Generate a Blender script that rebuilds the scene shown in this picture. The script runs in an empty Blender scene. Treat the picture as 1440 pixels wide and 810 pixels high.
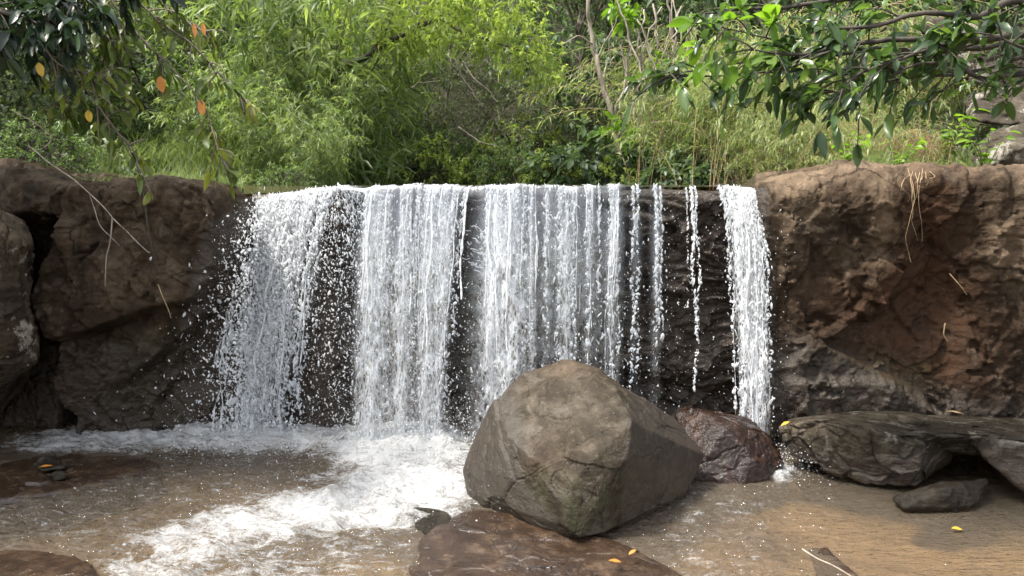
import bpy, bmesh, math, random
import numpy as np
from mathutils import Vector, Matrix

sc = bpy.context.scene
# ------------------------------------------------------------------ camera
CAM_Z, PITCH, FPX = 2.25, math.radians(8.1), 1048.0
cam_d = bpy.data.cameras.new("camera")
cam_d.sensor_width = 36.0
cam_d.lens = 36.0 * FPX / 1440.0
cam_d.clip_end = 500
cam = bpy.data.objects.new("camera", cam_d)
sc.collection.objects.link(cam)
cam.location = (0, 0, CAM_Z)
cam.rotation_euler = (math.pi / 2 - PITCH, 0, 0)
sc.camera = cam
# ------------------------------------------------------------------ world, sun, exposure
SUN_EL, SUN_AZ = math.radians(63), math.radians(-106)      # azimuth from +Y towards +X: high from the left
w = bpy.data.worlds.new("World")
sc.world = w
w.use_nodes = True
wn = w.node_tree
sky = wn.nodes.new("ShaderNodeTexSky")
sky.sky_type = 'NISHITA'
sky.sun_disc = False
sky.sun_elevation = SUN_EL
sky.sun_rotation = SUN_AZ
sky.dust_density = 3.0
sky.ozone_density = 0.6
bg = wn.nodes["Background"]
bg.inputs[1].default_value = 0.15
hs = wn.nodes.new("ShaderNodeHueSaturation")
hs.inputs['Saturation'].default_value = 0.28       # thin high cloud: a pale sky
wn.links.new(sky.outputs[0], hs.inputs['Color'])
wn.links.new(hs.outputs[0], bg.inputs[0])
sun_d = bpy.data.lights.new("sun", 'SUN')
sun_d.energy = 2.8
sun_d.angle = math.radians(8)
sun_d.color = (1.0, 0.95, 0.86)
sun = bpy.data.objects.new("sun", sun_d)
sc.collection.objects.link(sun)
sun_dir = Vector((math.sin(SUN_AZ) * math.cos(SUN_EL), math.cos(SUN_AZ) * math.cos(SUN_EL), math.sin(SUN_EL)))
sun.rotation_euler = (-sun_dir).to_track_quat('-Z', 'Y').to_euler()
sun.location = sun_dir * 40
vs = sc.view_settings
vs.view_transform = 'Standard'
vs.look = 'None'
vs.exposure = 1.6
vs.gamma = 1.0
vs.use_curve_mapping = False
sc.render.engine = 'CYCLES'
sc.cycles.max_bounces = 10
sc.cycles.transparent_max_bounces = 24
sc.cycles.diffuse_bounces = 3
sc.cycles.glossy_bounces = 3
sc.cycles.transmission_bounces = 4
sc.cycles.caustics_reflective = False
sc.cycles.caustics_refractive = False
sc.cycles.use_denoising = True
sc.cycles.denoiser = 'OPENIMAGEDENOISE'
sc.cycles.denoising_prefilter = 'FAST'

# ------------------------------------------------------------------ helpers: projection
CT, ST = math.cos(PITCH), math.sin(PITCH)


def ray(px, py):
    u, v = (px - 720.0) / FPX, (405.0 - py) / FPX
    return np.array([u, CT + v * ST, -ST + v * CT])


def P(px, py, Y):
    """A point of the place, measured on the photograph, at distance Y in front of the viewpoint."""
    d = ray(px, py)
    return np.array([0, 0, CAM_Z]) + d * (Y / d[1])


def PZ(px, py, z=0.0):
    d = ray(px, py)
    return np.array([0, 0, CAM_Z]) + d * ((z - CAM_Z) / d[2])


def proj(p):
    p = np.asarray(p, float)
    x, y, z = p[..., 0], p[..., 1], p[..., 2] - CAM_Z
    dep = y * CT - z * ST
    up = y * ST + z * CT
    return 720 + FPX * x / dep, 405 - FPX * up / dep


# ------------------------------------------------------------------ helpers: noise
def _hash(ix, iy, iz, s):
    a = (ix & 0xffffffff).astype(np.uint32)
    b = (iy & 0xffffffff).astype(np.uint32)
    c = (iz & 0xffffffff).astype(np.uint32)
    h = a * np.uint32(0x8da6b343) ^ b * np.uint32(0xd8163841) ^ c * np.uint32(0xcb1ab31f) ^ np.uint32((s * 0x9e3779b9) & 0xffffffff)
    h ^= h >> np.uint32(15); h *= np.uint32(0x2c1b3c6d)
    h ^= h >> np.uint32(12); h *= np.uint32(0x297a2d39)
    h ^= h >> np.uint32(15)
    return h


def gnoise(p, seed=0):
    pi = np.floor(p).astype(np.int64)
    f = p - pi
    u = f * f * f * (f * (f * 6 - 15) + 10)
    out = 0
    for dx in (0, 1):
        wx = u[:, 0] if dx else 1 - u[:, 0]
        for dy in (0, 1):
            wy = u[:, 1] if dy else 1 - u[:, 1]
            for dz in (0, 1):
                wz = u[:, 2] if dz else 1 - u[:, 2]
                h = _hash(pi[:, 0] + dx, pi[:, 1] + dy, pi[:, 2] + dz, seed)
                gx = (h & np.uint32(1023)).astype(np.float64) / 511.5 - 1
                gy = ((h >> np.uint32(10)) & np.uint32(1023)).astype(np.float64) / 511.5 - 1
                gz = ((h >> np.uint32(20)) & np.uint32(1023)).astype(np.float64) / 511.5 - 1
                out = out + wx * wy * wz * (gx * (f[:, 0] - dx) + gy * (f[:, 1] - dy) + gz * (f[:, 2] - dz))
    return out * 1.3


def fbm(p, octv=4, lac=2.05, gain=0.5, seed=0, ridged=False):
    p = np.asarray(p, float)
    a, s, out = 1.0, 1.0, 0
    for i in range(octv):
        n = gnoise(p * s + i * 17.3, seed + i)
        if ridged:
            n = 1 - 2 * np.abs(n)
        out = out + a * n
        a *= gain; s *= lac
    return out


def worley(p, seed=0):
    """F1, F2, offset to the nearest cell centre, three random numbers of that cell"""
    pi = np.floor(p).astype(np.int64)
    n = len(p)
    f1 = np.full(n, 9.0); f2 = np.full(n, 9.0)
    off = np.zeros((n, 3)); rnd = np.zeros((n, 3))
    for dx in (-1, 0, 1):
        for dy in (-1, 0, 1):
            for dz in (-1, 0, 1):
                c = pi + np.array([dx, dy, dz])
                h = _hash(c[:, 0], c[:, 1], c[:, 2], seed)
                r = np.stack([(h & np.uint32(1023)), (h >> np.uint32(10)) & np.uint32(1023), (h >> np.uint32(20)) & np.uint32(1023)], 1) / 1023.0
                d = p - (c + r)
                dd = np.sqrt((d * d).sum(1))
                m = dd < f1
                f2 = np.where(m, f1, np.minimum(f2, dd))
                f1 = np.where(m, dd, f1)
                off[m] = d[m]
                h2 = _hash(c[:, 0], c[:, 1], c[:, 2], seed + 77)
                r2 = np.stack([(h2 & np.uint32(1023)), (h2 >> np.uint32(10)) & np.uint32(1023), (h2 >> np.uint32(20)) & np.uint32(1023)], 1) / 1023.0
                rnd[m] = r2[m]
    return f1, f2, off, rnd


def sstep(a, b, x):
    t = np.clip((x - a) / (b - a), 0, 1)
    return t * t * (3 - 2 * t)


def rock_disp(p, big=0.10, mid=0.03, bed=0.010, soft=0.05, fine=0.008, cell=1.4, seed=0, aniso=(1, 1, 1.5), flake=0.0):
    an = np.array(aniso)
    wq = p + 0.16 * np.stack([fbm(p * 1.4, 3, seed=seed + 5), fbm(p * 1.4 + 31, 3, seed=seed + 6), fbm(p * 1.4 + 57, 3, seed=seed + 7)], 1)
    f1, f2, off, r = worley(wq * cell * an, seed + 1)
    e = sstep(0.0, 0.10, f2 - f1)
    d = big * ((r[:, 0] - .5) + 1.1 * ((r - .5) * off).sum(1)) * (0.55 + 0.45 * e) - big * 0.22 * (1 - sstep(0.0, 0.045, f2 - f1)) * (r[:, 1] > .35)
    f1, f2, off, r = worley((wq + 0.03 * gnoise(p * 9, seed)[:, None]) * cell * 2.9 * an, seed + 2)
    d += mid * ((r[:, 0] - .5) + 1.4 * ((r - .5) * off).sum(1))
    zz = p[:, 2] * 11 + 0.12 * p[:, 0] * 11 + 1.6 * fbm(p * 1.1, 3, seed=seed + 9)
    fr = zz - np.floor(zz)
    d += bed * (np.where(fr < .8, fr / .8, (1 - fr) / .2) - .5) * (0.4 + sstep(-.2, .4, gnoise(p * 1.7, seed + 12)))
    if flake:
        for k_, (cs, am, lv) in enumerate(((.75, 1.0, 5.0), (1.9, .42, 4.0))):
            f1, f2, off, r = worley(wq * cs * an, seed + 20 + k_)
            q_ = lv * (r[:, 0] + 1.5 * ((r - .5) * off).sum(1)) + .45 * fbm(p * 4.5, 4, gain=.6, seed=seed + 24 + k_)
            fq = q_ - np.floor(q_)
            d += am * flake * (np.floor(q_) + sstep(0, .10, fq) - .62 * q_)
    d += soft * fbm(p * 1.8, 5, gain=.52, seed=seed + 3)
    d += fine * fbm(p * 15, 4, gain=.6, seed=seed + 4)
    return d


# ------------------------------------------------------------------ helpers: meshes and objects
def link(o, parent=None):
    sc.collection.objects.link(o)
    if parent is not None:
        o.parent = parent
    return o


def tag(o, label=None, cat=None, group=None, kind=None):
    if label: o['label'] = label
    if cat: o['category'] = cat
    if group: o['group'] = group
    if kind: o['kind'] = kind
    return o


def empty(name, loc, label, cat, group=None, kind=None):
    o = bpy.data.objects.new(name, None)
    o.empty_display_size = 0.1
    o.location = tuple(loc)
    link(o)
    return tag(o, label, cat, group, kind)


def mesh(name, V, F, mat, attrs=None, uv=None, smooth=True):
    V = np.ascontiguousarray(V, np.float32); F = np.ascontiguousarray(F, np.int32)
    k = F.shape[1]
    me = bpy.data.meshes.new(name)
    me.vertices.add(len(V)); me.vertices.foreach_set("co", V.ravel())
    me.loops.add(F.size); me.loops.foreach_set("vertex_index", F.ravel())
    me.polygons.add(len(F))
    me.polygons.foreach_set("loop_start", np.arange(0, F.size, k, dtype=np.int32))
    me.polygons.foreach_set("use_smooth", np.full(len(F), smooth, dtype=bool))
    if uv is not None:
        l = me.uv_layers.new(name="UVMap")
        l.data.foreach_set("uv", np.ascontiguousarray(uv, np.float32)[F.ravel()].ravel())
    for n, a in (attrs or {}).items():
        at = me.attributes.new(n, 'FLOAT', 'POINT')
        at.data.foreach_set("value", np.ascontiguousarray(a, np.float32))
    me.update(calc_edges=True)
    if mat: me.materials.append(mat)
    return me


def obj(name, V, F, mat, parent=None, origin=None, **k):
    V = np.asarray(V, float)
    if origin is not None:
        V = V - np.asarray(origin)
    o = bpy.data.objects.new(name, mesh(name, V, F, mat, **k))
    if origin is not None and parent is None:
        o.location = tuple(origin)
    return link(o, parent)


def grid_faces(nr, nc, off=0):
    i = (np.arange(nr - 1)[:, None] * nc + np.arange(nc - 1)[None, :]).ravel() + off
    return np.stack([i, i + 1, i + nc + 1, i + nc], 1)


def tubes(paths, radii, sides=5):
    """paths (S,N,3), radii (S,N) -> verts, quads"""
    paths = np.asarray(paths, float); radii = np.asarray(radii, float)
    S, N, _ = paths.shape
    t = np.gradient(paths, axis=1)
    t /= np.linalg.norm(t, axis=2, keepdims=True) + 1e-9
    mean = np.abs(paths[:, -1] - paths[:, 0])
    ref = np.zeros((S, 3)); ref[np.arange(S), np.argmin(mean + 1e-6 * np.arange(3), axis=1)] = 1
    n1 = np.cross(t, ref[:, None, :]); n1 /= np.linalg.norm(n1, axis=2, keepdims=True) + 1e-9
    n2 = np.cross(t, n1)
    a = np.arange(sides) * 2 * math.pi / sides
    V = paths[:, :, None, :] + radii[:, :, None, None] * (np.cos(a)[None, None, :, None] * n1[:, :, None, :] + np.sin(a)[None, None, :, None] * n2[:, :, None, :])
    V = V.reshape(-1, 3)
    j = np.arange(sides); jn = (j + 1) % sides
    base = (np.arange(S)[:, None, None] * N + np.arange(N - 1)[None, :, None]) * sides
    F = np.stack([base + j, base + jn, base + sides + jn, base + sides + j], -1).reshape(-1, 4)
    return V, F


def smooth_path(pts, n):
    """Catmull-Rom through pts, n samples"""
    p = np.asarray(pts, float)
    p = np.vstack([2 * p[0] - p[1], p, 2 * p[-1] - p[-2]])
    m = len(p) - 3
    t = np.linspace(0, m - 1e-6, n)
    i = t.astype(int); f = (t - i)[:, None]
    a, b, c, d = p[i], p[i + 1], p[i + 2], p[i + 3]
    return 0.5 * ((2 * b) + (c - a) * f + (2 * a - 5 * b + 4 * c - d) * f ** 2 + (3 * b - a - 3 * c + d) * f ** 3)


def twig(pts, r0, r1, n=24, wob=0.02, seed=0, sides=5):
    p = smooth_path(pts, n)
    p = p + wob * np.stack([fbm(p * 3 + k * 9, 3, seed=seed + k) for k in range(3)], 1)
    return tubes(p[None], np.linspace(r0, r1, n)[None], sides)


def join(parts):
    Vs, Fs, o = [], [], 0
    for V, F in parts:
        Vs.append(V); Fs.append(F + o); o += len(V)
    return np.vstack(Vs), np.vstack(Fs)


def unit(v):
    return v / (np.linalg.norm(v, axis=-1, keepdims=True) + 1e-9)


def leaf_mesh(pos, dirv, L, W, rng, tint, droop=0.25, up=None, big=False, fold=0.18):
    """folded, drooping leaves; pos (N,3), dirv (N,3), L, W (N,) -> verts, tris, tint per vertex"""
    n = len(pos)
    L = np.broadcast_to(L, n); W = np.broadcast_to(W, n)
    dirv = unit(dirv)
    if up is None:
        up = np.array([0, 0, 1.0]) + rng.normal(0, .55, (n, 3))
    side = unit(np.cross(dirv, up)); nrm = np.cross(side, dirv)
    if not big:
        mid = pos + dirv * (L * .42)[:, None]
        lf = mid + side * (W / 2)[:, None] + nrm * (W * fold)[:, None]
        rt = mid - side * (W / 2)[:, None] + nrm * (W * fold)[:, None]
        tip = pos + dirv * L[:, None]; tip[:, 2] -= droop * L
        V = np.stack([pos, lf, rt, mid, tip], 1)
        f = np.array([[0, 3, 1], [0, 2, 3], [1, 3, 4], [3, 2, 4]])
        k = 5
    else:
        st = np.array([0.0, .1, .28, .5, .72, .9, 1.0])
        wd = np.array([.10, .45, .86, 1.0, .82, .42, .03])
        rows = []
        for s, q in zip(st, wd):
            c = pos + dirv * (L * s)[:, None]
            c[:, 2] -= droop * L * s * s
            wav = (nrm * (W * .06 * math.sin(s * 9))[:, None])
            rows += [c + side * (W / 2 * q)[:, None] + nrm * (W * fold * q)[:, None] + wav, c, c - side * (W / 2 * q)[:, None] + nrm * (W * fold * q)[:, None] - wav]
        V = np.stack(rows, 1)
        f = []
        for i in range(len(st) - 1):
            for j in (0, 1):
                a = i * 3 + j
                f += [[a, a + 1, a + 4], [a, a + 4, a + 3]]
        f = np.array(f); k = 3 * len(st)
    F = (np.arange(n)[:, None, None] * k + f[None]).reshape(-1, 3)
    return V.reshape(-1, 3), F, np.repeat(tint, k)


def join_l(parts):
    Vs, Fs, Ts, o = [], [], [], 0
    for V, F, T in parts:
        Vs.append(V); Fs.append(F + o); Ts.append(T); o += len(V)
    return np.vstack(Vs), np.vstack(Fs), np.concatenate(Ts)


# ------------------------------------------------------------------ helpers: materials
def new_mat(name):
    m = bpy.data.materials.new(name); m.use_nodes = True
    nt = m.node_tree; nt.nodes.clear()
    return m, nt


class NB:
    def __init__(s, nt): s.nt = nt
    def n(s, t, **kw):
        nd = s.nt.nodes.new(t)
        for k, v in kw.items():
            if k.startswith('i_'):
                key = k[2:]
                key = int(key) if key.isdigit() else key.replace('_', ' ')
                s.set(nd.inputs[key], v)
            else:
                setattr(nd, k, v)
        return nd
    def set(s, inp, v):
        if isinstance(v, bpy.types.NodeSocket): s.nt.links.new(v, inp)
        else: inp.default_value = v
    def noise(s, vec, scale, detail=6, rough=.55, dist=0.0):
        nd = s.n('ShaderNodeTexNoise')
        s.set(nd.inputs['Vector'], vec); nd.inputs['Scale'].default_value = scale
        nd.inputs['Detail'].default_value = detail; nd.inputs['Roughness'].default_value = rough
        nd.inputs['Distortion'].default_value = dist
        return nd.outputs[0]
    def ramp(s, fac, stops):
        nd = s.n('ShaderNodeValToRGB'); s.set(nd.inputs[0], fac)
        cr = nd.color_ramp
        while len(cr.elements) < len(stops): cr.elements.new(.5)
        for e, (p, c) in zip(cr.elements, stops):
            e.position = p
            e.color = (c, c, c, 1) if not hasattr(c, '__len__') else (*c, 1)
        return nd.outputs[0]
    def mix(s, fac, a, b, bt='MIX'):
        nd = s.n('ShaderNodeMix', data_type='RGBA', blend_type=bt)
        s.set(nd.inputs[0], fac)
        for i, v in ((6, a), (7, b)):
            s.set(nd.inputs[i], v if isinstance(v, bpy.types.NodeSocket) else ((*v, 1) if len(v) == 3 else v))
        return nd.outputs[2]
    def math(s, op, a, b=0.0, c=None, clamp=False):
        nd = s.n('ShaderNodeMath', operation=op, use_clamp=clamp)
        s.set(nd.inputs[0], a); s.set(nd.inputs[1], b)
        if c is not None: s.set(nd.inputs[2], c)
        return nd.outputs[0]
    def attr(s, name):
        return s.n('ShaderNodeAttribute', attribute_name=name).outputs['Fac']
    def mapping(s, vec, sc_):
        nd = s.n('ShaderNodeMapping'); s.set(nd.inputs[0], vec); nd.inputs['Scale'].default_value = sc_
        return nd.outputs[0]


def rock_mat(name, dark, mid, light, rough=(.45, .75), lichen=.0, lichen_col=(.33, .31, .26), bump=.025, stain=.5, attrs=False, wetcol=(.016, .0115, .008), red=(.05, .0245, .013), spec=.10, scale=1.0, wetr=.22, cracks=.8):
    m, nt = new_mat(name); b = NB(nt)
    co = b.n('ShaderNodeTexCoord').outputs['Object']
    big = b.noise(co, 1.1 * scale, 6, .6, .4)
    med = b.noise(co, 5 * scale, 9, .68, .3)
    fin = b.noise(co, 38 * scale, 6, .7)
    bedv = b.mapping(co, (2.2 * scale, 2.2 * scale, 16 * scale))
    bed = b.noise(bedv, 1.6, 7, .62, .9)
    stv = b.mapping(co, (6 * scale, 6 * scale, .7 * scale))
    stn = b.noise(stv, 1.0, 6, .6, .3)
    v = b.math('ADD', b.math('MULTIPLY', big, .45), b.math('ADD', b.math('MULTIPLY', med, .48), b.math('MULTIPLY', bed, .07)))
    col = b.ramp(v, [(.34, dark), (.5, mid), (.64, light)])
    col = b.mix(b.math('MULTIPLY', b.ramp(fin, [(.35, 0), (.7, 1)]), .38), col, tuple(c * .45 for c in mid))
    col = b.mix(b.math('MULTIPLY', b.ramp(stn, [(.5, 0), (.66, 1)]), stain), col, tuple(c * .55 for c in dark))
    if lichen:
        ln = b.noise(co, 3.1 * scale, 10, .72, .6)
        lf = b.math('MULTIPLY', b.ramp(ln, [(.55, 0), (.6, 1)]), lichen)
        col = b.mix(lf, col, lichen_col)
        vo = b.n('ShaderNodeTexVoronoi'); b.set(vo.inputs['Vector'], co); vo.inputs['Scale'].default_value = 9 * scale
        spot = b.math('MULTIPLY', b.ramp(b.math('ADD', vo.outputs[0], b.math('MULTIPLY', fin, .12)), [(.14, 1), (.18, 0)]), lichen * .7)
        col = b.mix(spot, col, tuple(min(1, c * 1.25) for c in lichen_col))
    r = b.math('MULTIPLY_ADD', med, (rough[1] - rough[0]) * 1.6, rough[0] - (rough[1] - rough[0]) * .3, clamp=True)
    if attrs:
        rd = b.math('MULTIPLY', b.attr('red'), b.ramp(med, [(.3, .25), (.62, 1)]))
        col = b.mix(rd, col, red)
        gl = b.math('MULTIPLY', b.attr('moss'), b.ramp(med, [(.42, 0), (.6, .9)]))
        col = b.mix(gl, col, (.035, .048, .018))
        tn = b.math('MULTIPLY', b.attr('tan'), b.ramp(b.math('ADD', b.math('MULTIPLY', med, .7), b.math('MULTIPLY', big, .3)), [(.38, .1), (.58, 1)]))
        col = b.mix(tn, col, (.165, .118, .078))
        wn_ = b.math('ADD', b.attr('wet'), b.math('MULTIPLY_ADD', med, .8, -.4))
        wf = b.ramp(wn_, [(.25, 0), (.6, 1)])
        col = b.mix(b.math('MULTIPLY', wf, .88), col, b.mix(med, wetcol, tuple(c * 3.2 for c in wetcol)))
        r = b.math('MULTIPLY_ADD', wf, b.math('MULTIPLY_ADD', r, -1, b.math('MULTIPLY_ADD', fin, .3, wetr - .1)), r, clamp=True)
    cw = b.n('ShaderNodeVectorMath', operation='ADD'); b.set(cw.inputs[0], b.mapping(co, (1.5 * scale, 1.5 * scale, 1.9 * scale)))
    cn_ = b.n('ShaderNodeTexNoise'); b.set(cn_.inputs['Vector'], co); cn_.inputs['Scale'].default_value = 3.2 * scale; cn_.inputs['Detail'].default_value = 8; cn_.inputs['Roughness'].default_value = .62
    b.set(cw.inputs[1], b.mapping(cn_.outputs['Color'], (.55, .55, .55)))
    cv = b.n('ShaderNodeTexVoronoi', feature='DISTANCE_TO_EDGE'); b.set(cv.inputs['Vector'], cw.outputs[0]); cv.inputs['Scale'].default_value = 1.0
    crk = b.math('MULTIPLY', b.ramp(cv.outputs[0], [(.0, 1), (.018, 0)]), cracks)
    crk = b.math('MULTIPLY', crk, b.ramp(big, [(.42, 0), (.56, 1)]))
    col = b.mix(b.math('MULTIPLY', crk, .75), col, tuple(c * .4 for c in dark))
    grn = b.noise(co, 130 * scale, 3, .6)
    col = b.mix(1.0, col, b.ramp(grn, [(.3, .72), (.7, 1.3)]), 'MULTIPLY')
    med = b.math('SUBTRACT', med, b.math('MULTIPLY', crk, .35))
    h = b.math('ADD', b.math('MULTIPLY', med, .75), b.math('ADD', b.math('MULTIPLY', fin, .26), b.math('MULTIPLY', bed, .16)))
    bp = b.n('ShaderNodeBump', i_Strength=1.0, i_Distance=bump * 1.9, i_Height=h)
    pr = b.n('ShaderNodeBsdfPrincipled', i_Base_Color=col, i_Roughness=r, i_Normal=bp.outputs[0])
    if attrs:
        b.set(pr.inputs['Specular IOR Level'], b.math('MULTIPLY_ADD', wf, .26, spec))
    else:
        pr.inputs['Specular IOR Level'].default_value = spec
    out = b.n('ShaderNodeOutputMaterial'); nt.links.new(pr.outputs[0], out.inputs[0])
    return m


def leaf_mat(name, c0, c1, c2, trans=.42, rough=.42, tcol=1.5, c3=None):
    m, nt = new_mat(name); b = NB(nt)
    t = b.attr('tint')
    st = [(0.0, c0), (.5, c1), (.93 if c3 else 1.0, c2)]
    if c3: st += [(.97, c3)]
    col = b.ramp(t, st)
    co = b.n('ShaderNodeTexCoord').outputs['Object']
    nz = b.noise(co, 2.2, 3)
    col = b.mix(b.math('MULTIPLY_ADD', nz, 1.2, -.35, clamp=True), col, b.mix(.5, col, c0))
    pr = b.n('ShaderNodeBsdfPrincipled', i_Base_Color=col, i_Roughness=rough)
    pr.inputs['Specular IOR Level'].default_value = .45
    tc = b.mix(1.0, col, (tcol, tcol * 1.05, tcol * .55, 1), 'MULTIPLY')
    tr = b.n('ShaderNodeBsdfTranslucent', i_Color=tc)
    mx = b.n('ShaderNodeMixShader', i_0=trans)
    nt.links.new(pr.outputs[0], mx.inputs[1]); nt.links.new(tr.outputs[0], mx.inputs[2])
    out = b.n('ShaderNodeOutputMaterial'); nt.links.new(mx.outputs[0], out.inputs[0])
    return m


def bark_mat(name, c0, c1, rough=.8):
    m, nt = new_mat(name); b = NB(nt)
    co = b.n('ShaderNodeTexCoord').outputs['Object']
    nz = b.noise(b.mapping(co, (14, 14, 3)), 1.5, 7, .65, .5)
    col = b.ramp(nz, [(.35, c0), (.65, c1)])
    bp = b.n('ShaderNodeBump', i_Strength=.7, i_Distance=.01, i_Height=nz)
    pr = b.n('ShaderNodeBsdfPrincipled', i_Base_Color=col, i_Roughness=rough, i_Normal=bp.outputs[0])
    out = b.n('ShaderNodeOutputMaterial'); nt.links.new(pr.outputs[0], out.inputs[0])
    return m


M = {}
M['cliff'] = rock_mat('cliff_rock', (.010, .0064, .004), (.034, .0222, .0135), (.092, .063, .040), rough=(.38, .72), lichen=.22, lichen_col=(.2, .16, .115), attrs=True, stain=.65, bump=.022)
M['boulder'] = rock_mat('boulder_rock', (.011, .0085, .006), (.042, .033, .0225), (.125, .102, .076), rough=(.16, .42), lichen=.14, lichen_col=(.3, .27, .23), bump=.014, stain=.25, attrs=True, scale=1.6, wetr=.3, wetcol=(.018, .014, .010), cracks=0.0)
M['left_boulder'] = rock_mat('lichen_rock', (.019, .0145, .010), (.06, .046, .032), (.14, .112, .083), rough=(.55, .85), lichen=.8, lichen_col=(.34, .31, .25), bump=.02, attrs=True)
M['red_rock'] = rock_mat('wet_red_rock', (.008, .0045, .003), (.022, .0105, .0065), (.07, .033, .019), rough=(.1, .3), bump=.012, stain=.35, spec=.45, scale=1.8)
M['slab'] = rock_mat('wet_grey_slab', (.010, .0085, .006), (.029, .0245, .018), (.085, .074, .056), rough=(.16, .45), lichen=.2, bump=.018, stain=.3, attrs=True, scale=1.5)
M['bed_slab'] = rock_mat('wet_brown_slab', (.011, .0075, .005), (.040, .0245, .0155), (.115, .077, .047), rough=(.05, .2), bump=.009, stain=.2, spec=.45, scale=1.7)
M['dark_rock'] = rock_mat('dark_wet_rock', (.008, .007, .005), (.024, .0195, .014), (.07, .058, .043), rough=(.15, .45), bump=.012, stain=.3, scale=2)
M['pale_rock'] = rock_mat('pale_bank_rock', (.03, .025, .018), (.07, .058, .043), (.14, .12, .092), rough=(.6, .9), lichen=.6, bump=.02)
M['bark'] = bark_mat('grey_brown_bark', (.06, .045, .035), (.2, .165, .13))
M['dark_bark'] = bark_mat('dark_bark', (.02, .016, .012), (.07, .055, .04))
M['pale_bark'] = bark_mat('pale_bark', (.16, .125, .095), (.42, .36, .29))
M['culm'] = bark_mat('bamboo_culm', (.06, .075, .025), (.2, .21, .08), .5)
M['straw'] = bark_mat('dry_straw', (.2, .13, .07), (.42, .32, .18))
def LM(name, *c, k=1.72, **kw):
    def f(x):
        g = sum(x) / 3
        return tuple((v * .78 + g * .22) * k for v in x)
    kw = dict(kw)
    return leaf_mat(name, *[f(x) for x in c], **kw)


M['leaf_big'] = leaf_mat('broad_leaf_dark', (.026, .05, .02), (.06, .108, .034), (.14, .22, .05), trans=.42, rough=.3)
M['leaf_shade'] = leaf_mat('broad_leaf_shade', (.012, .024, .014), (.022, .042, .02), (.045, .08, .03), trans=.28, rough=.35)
M['leaf_bright'] = leaf_mat('broad_leaf_bright', (.10, .19, .02), (.15, .27, .025), (.22, .34, .04), trans=.5, rough=.4)
M['leaf_bamboo'] = LM('bamboo_leaf', (.055, .09, .026), (.115, .165, .045), (.2, .25, .075), trans=.48)
M['leaf_weep'] = LM('yellow_green_leaf', (.065, .10, .024), (.125, .17, .04), (.23, .26, .075), trans=.48)
M['leaf_grey'] = LM('grey_green_leaf', (.045, .068, .032), (.085, .12, .05), (.15, .18, .08), trans=.42)
M['leaf_mid'] = LM('mid_green_leaf', (.04, .075, .02), (.085, .145, .032), (.15, .22, .05), trans=.45)
M['leaf_yel'] = LM('lime_leaf', (.10, .15, .02), (.18, .235, .03), (.28, .32, .05), trans=.52)
M['leaf_dark'] = LM('dark_green_leaf', (.03, .055, .024), (.06, .10, .04), (.11, .165, .065), trans=.42)
M['leaf_vine'] = leaf_mat('hanging_leaf', (.055, .085, .022), (.11, .15, .03), (.21, .22, .04), trans=.45, c3=(.5, .24, .03))
M['grass'] = LM('grass_blade', (.05, .08, .022), (.10, .14, .04), (.24, .22, .09), trans=.45)
M['dry'] = LM('dry_grass', (.10, .065, .03), (.2, .13, .06), (.33, .24, .12), trans=.35)
M['orange'] = leaf_mat('orange_leaf', (.45, .17, .03), (.55, .22, .04), (.6, .3, .05), trans=.3)
M['yellow'] = leaf_mat('yellow_leaf', (.6, .38, .04), (.65, .42, .05), (.68, .48, .08), trans=.35)


def ground_mat(name, cols, bump=.05, scale=1.0, rough=.85):
    m, nt = new_mat(name); b = NB(nt)
    co = b.n('ShaderNodeTexCoord').outputs['Object']
    a = b.noise(co, 1.2 * scale, 8, .65, .3); f = b.noise(co, 14 * scale, 6, .7)
    col = b.ramp(b.math('ADD', b.math('MULTIPLY', a, .7), b.math('MULTIPLY', f, .3)), cols)
    bp = b.n('ShaderNodeBump', i_Strength=.8, i_Distance=bump, i_Height=b.math('ADD', a, b.math('MULTIPLY', f, .4)))
    pr = b.n('ShaderNodeBsdfPrincipled', i_Base_Color=col, i_Roughness=rough, i_Normal=bp.outputs[0])
    out = b.n('ShaderNodeOutputMaterial'); nt.links.new(pr.outputs[0], out.inputs[0])
    return m


M['soil'] = ground_mat('forest_soil', [(.35, (.02, .022, .01)), (.5, (.045, .045, .02)), (.65, (.08, .07, .035))])


def bed_mat():
    m, nt = new_mat('riverbed_sand'); b = NB(nt)
    co = b.n('ShaderNodeTexCoord').outputs['Object']
    a = b.noise(co, .9, 7, .6, .5); f = b.noise(co, 9, 6, .7)
    v = b.math('ADD', b.math('MULTIPLY', a, .65), b.math('MULTIPLY', f, .35))
    sand = b.ramp(v, [(.36, (.12, .085, .055)), (.5, (.235, .175, .115)), (.64, (.345, .27, .18))])
    olive = b.ramp(v, [(.36, (.12, .075, .03)), (.5, (.27, .18, .06)), (.64, (.40, .30, .10))])
    col = b.mix(b.attr('olive'), sand, olive)
    pv_ = b.n('ShaderNodeTexVoronoi'); b.set(pv_.inputs['Vector'], co); pv_.inputs['Scale'].default_value = 17
    pk = b.math('MULTIPLY', b.ramp(pv_.outputs[0], [(.28, 1), (.42, 0)]), b.ramp(b.noise(co, 2.3, 4), [(.48, 0), (.62, .75)]))
    col = b.mix(pk, col, b.mix(b.math('MULTIPLY', f, 1.0), (.07, .045, .03), (.30, .22, .15)))
    col = b.mix(b.math('MULTIPLY', b.attr('rocky'), b.ramp(f, [(.3, .5), (.6, 1)])), col, (.06, .03, .018))
    bp = b.n('ShaderNodeBump', i_Strength=.6, i_Distance=.03, i_Height=v)
    pr = b.n('ShaderNodeBsdfPrincipled', i_Base_Color=col, i_Roughness=.7, i_Normal=bp.outputs[0])
    out = b.n('ShaderNodeOutputMaterial'); nt.links.new(pr.outputs[0], out.inputs[0])
    return m


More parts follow.
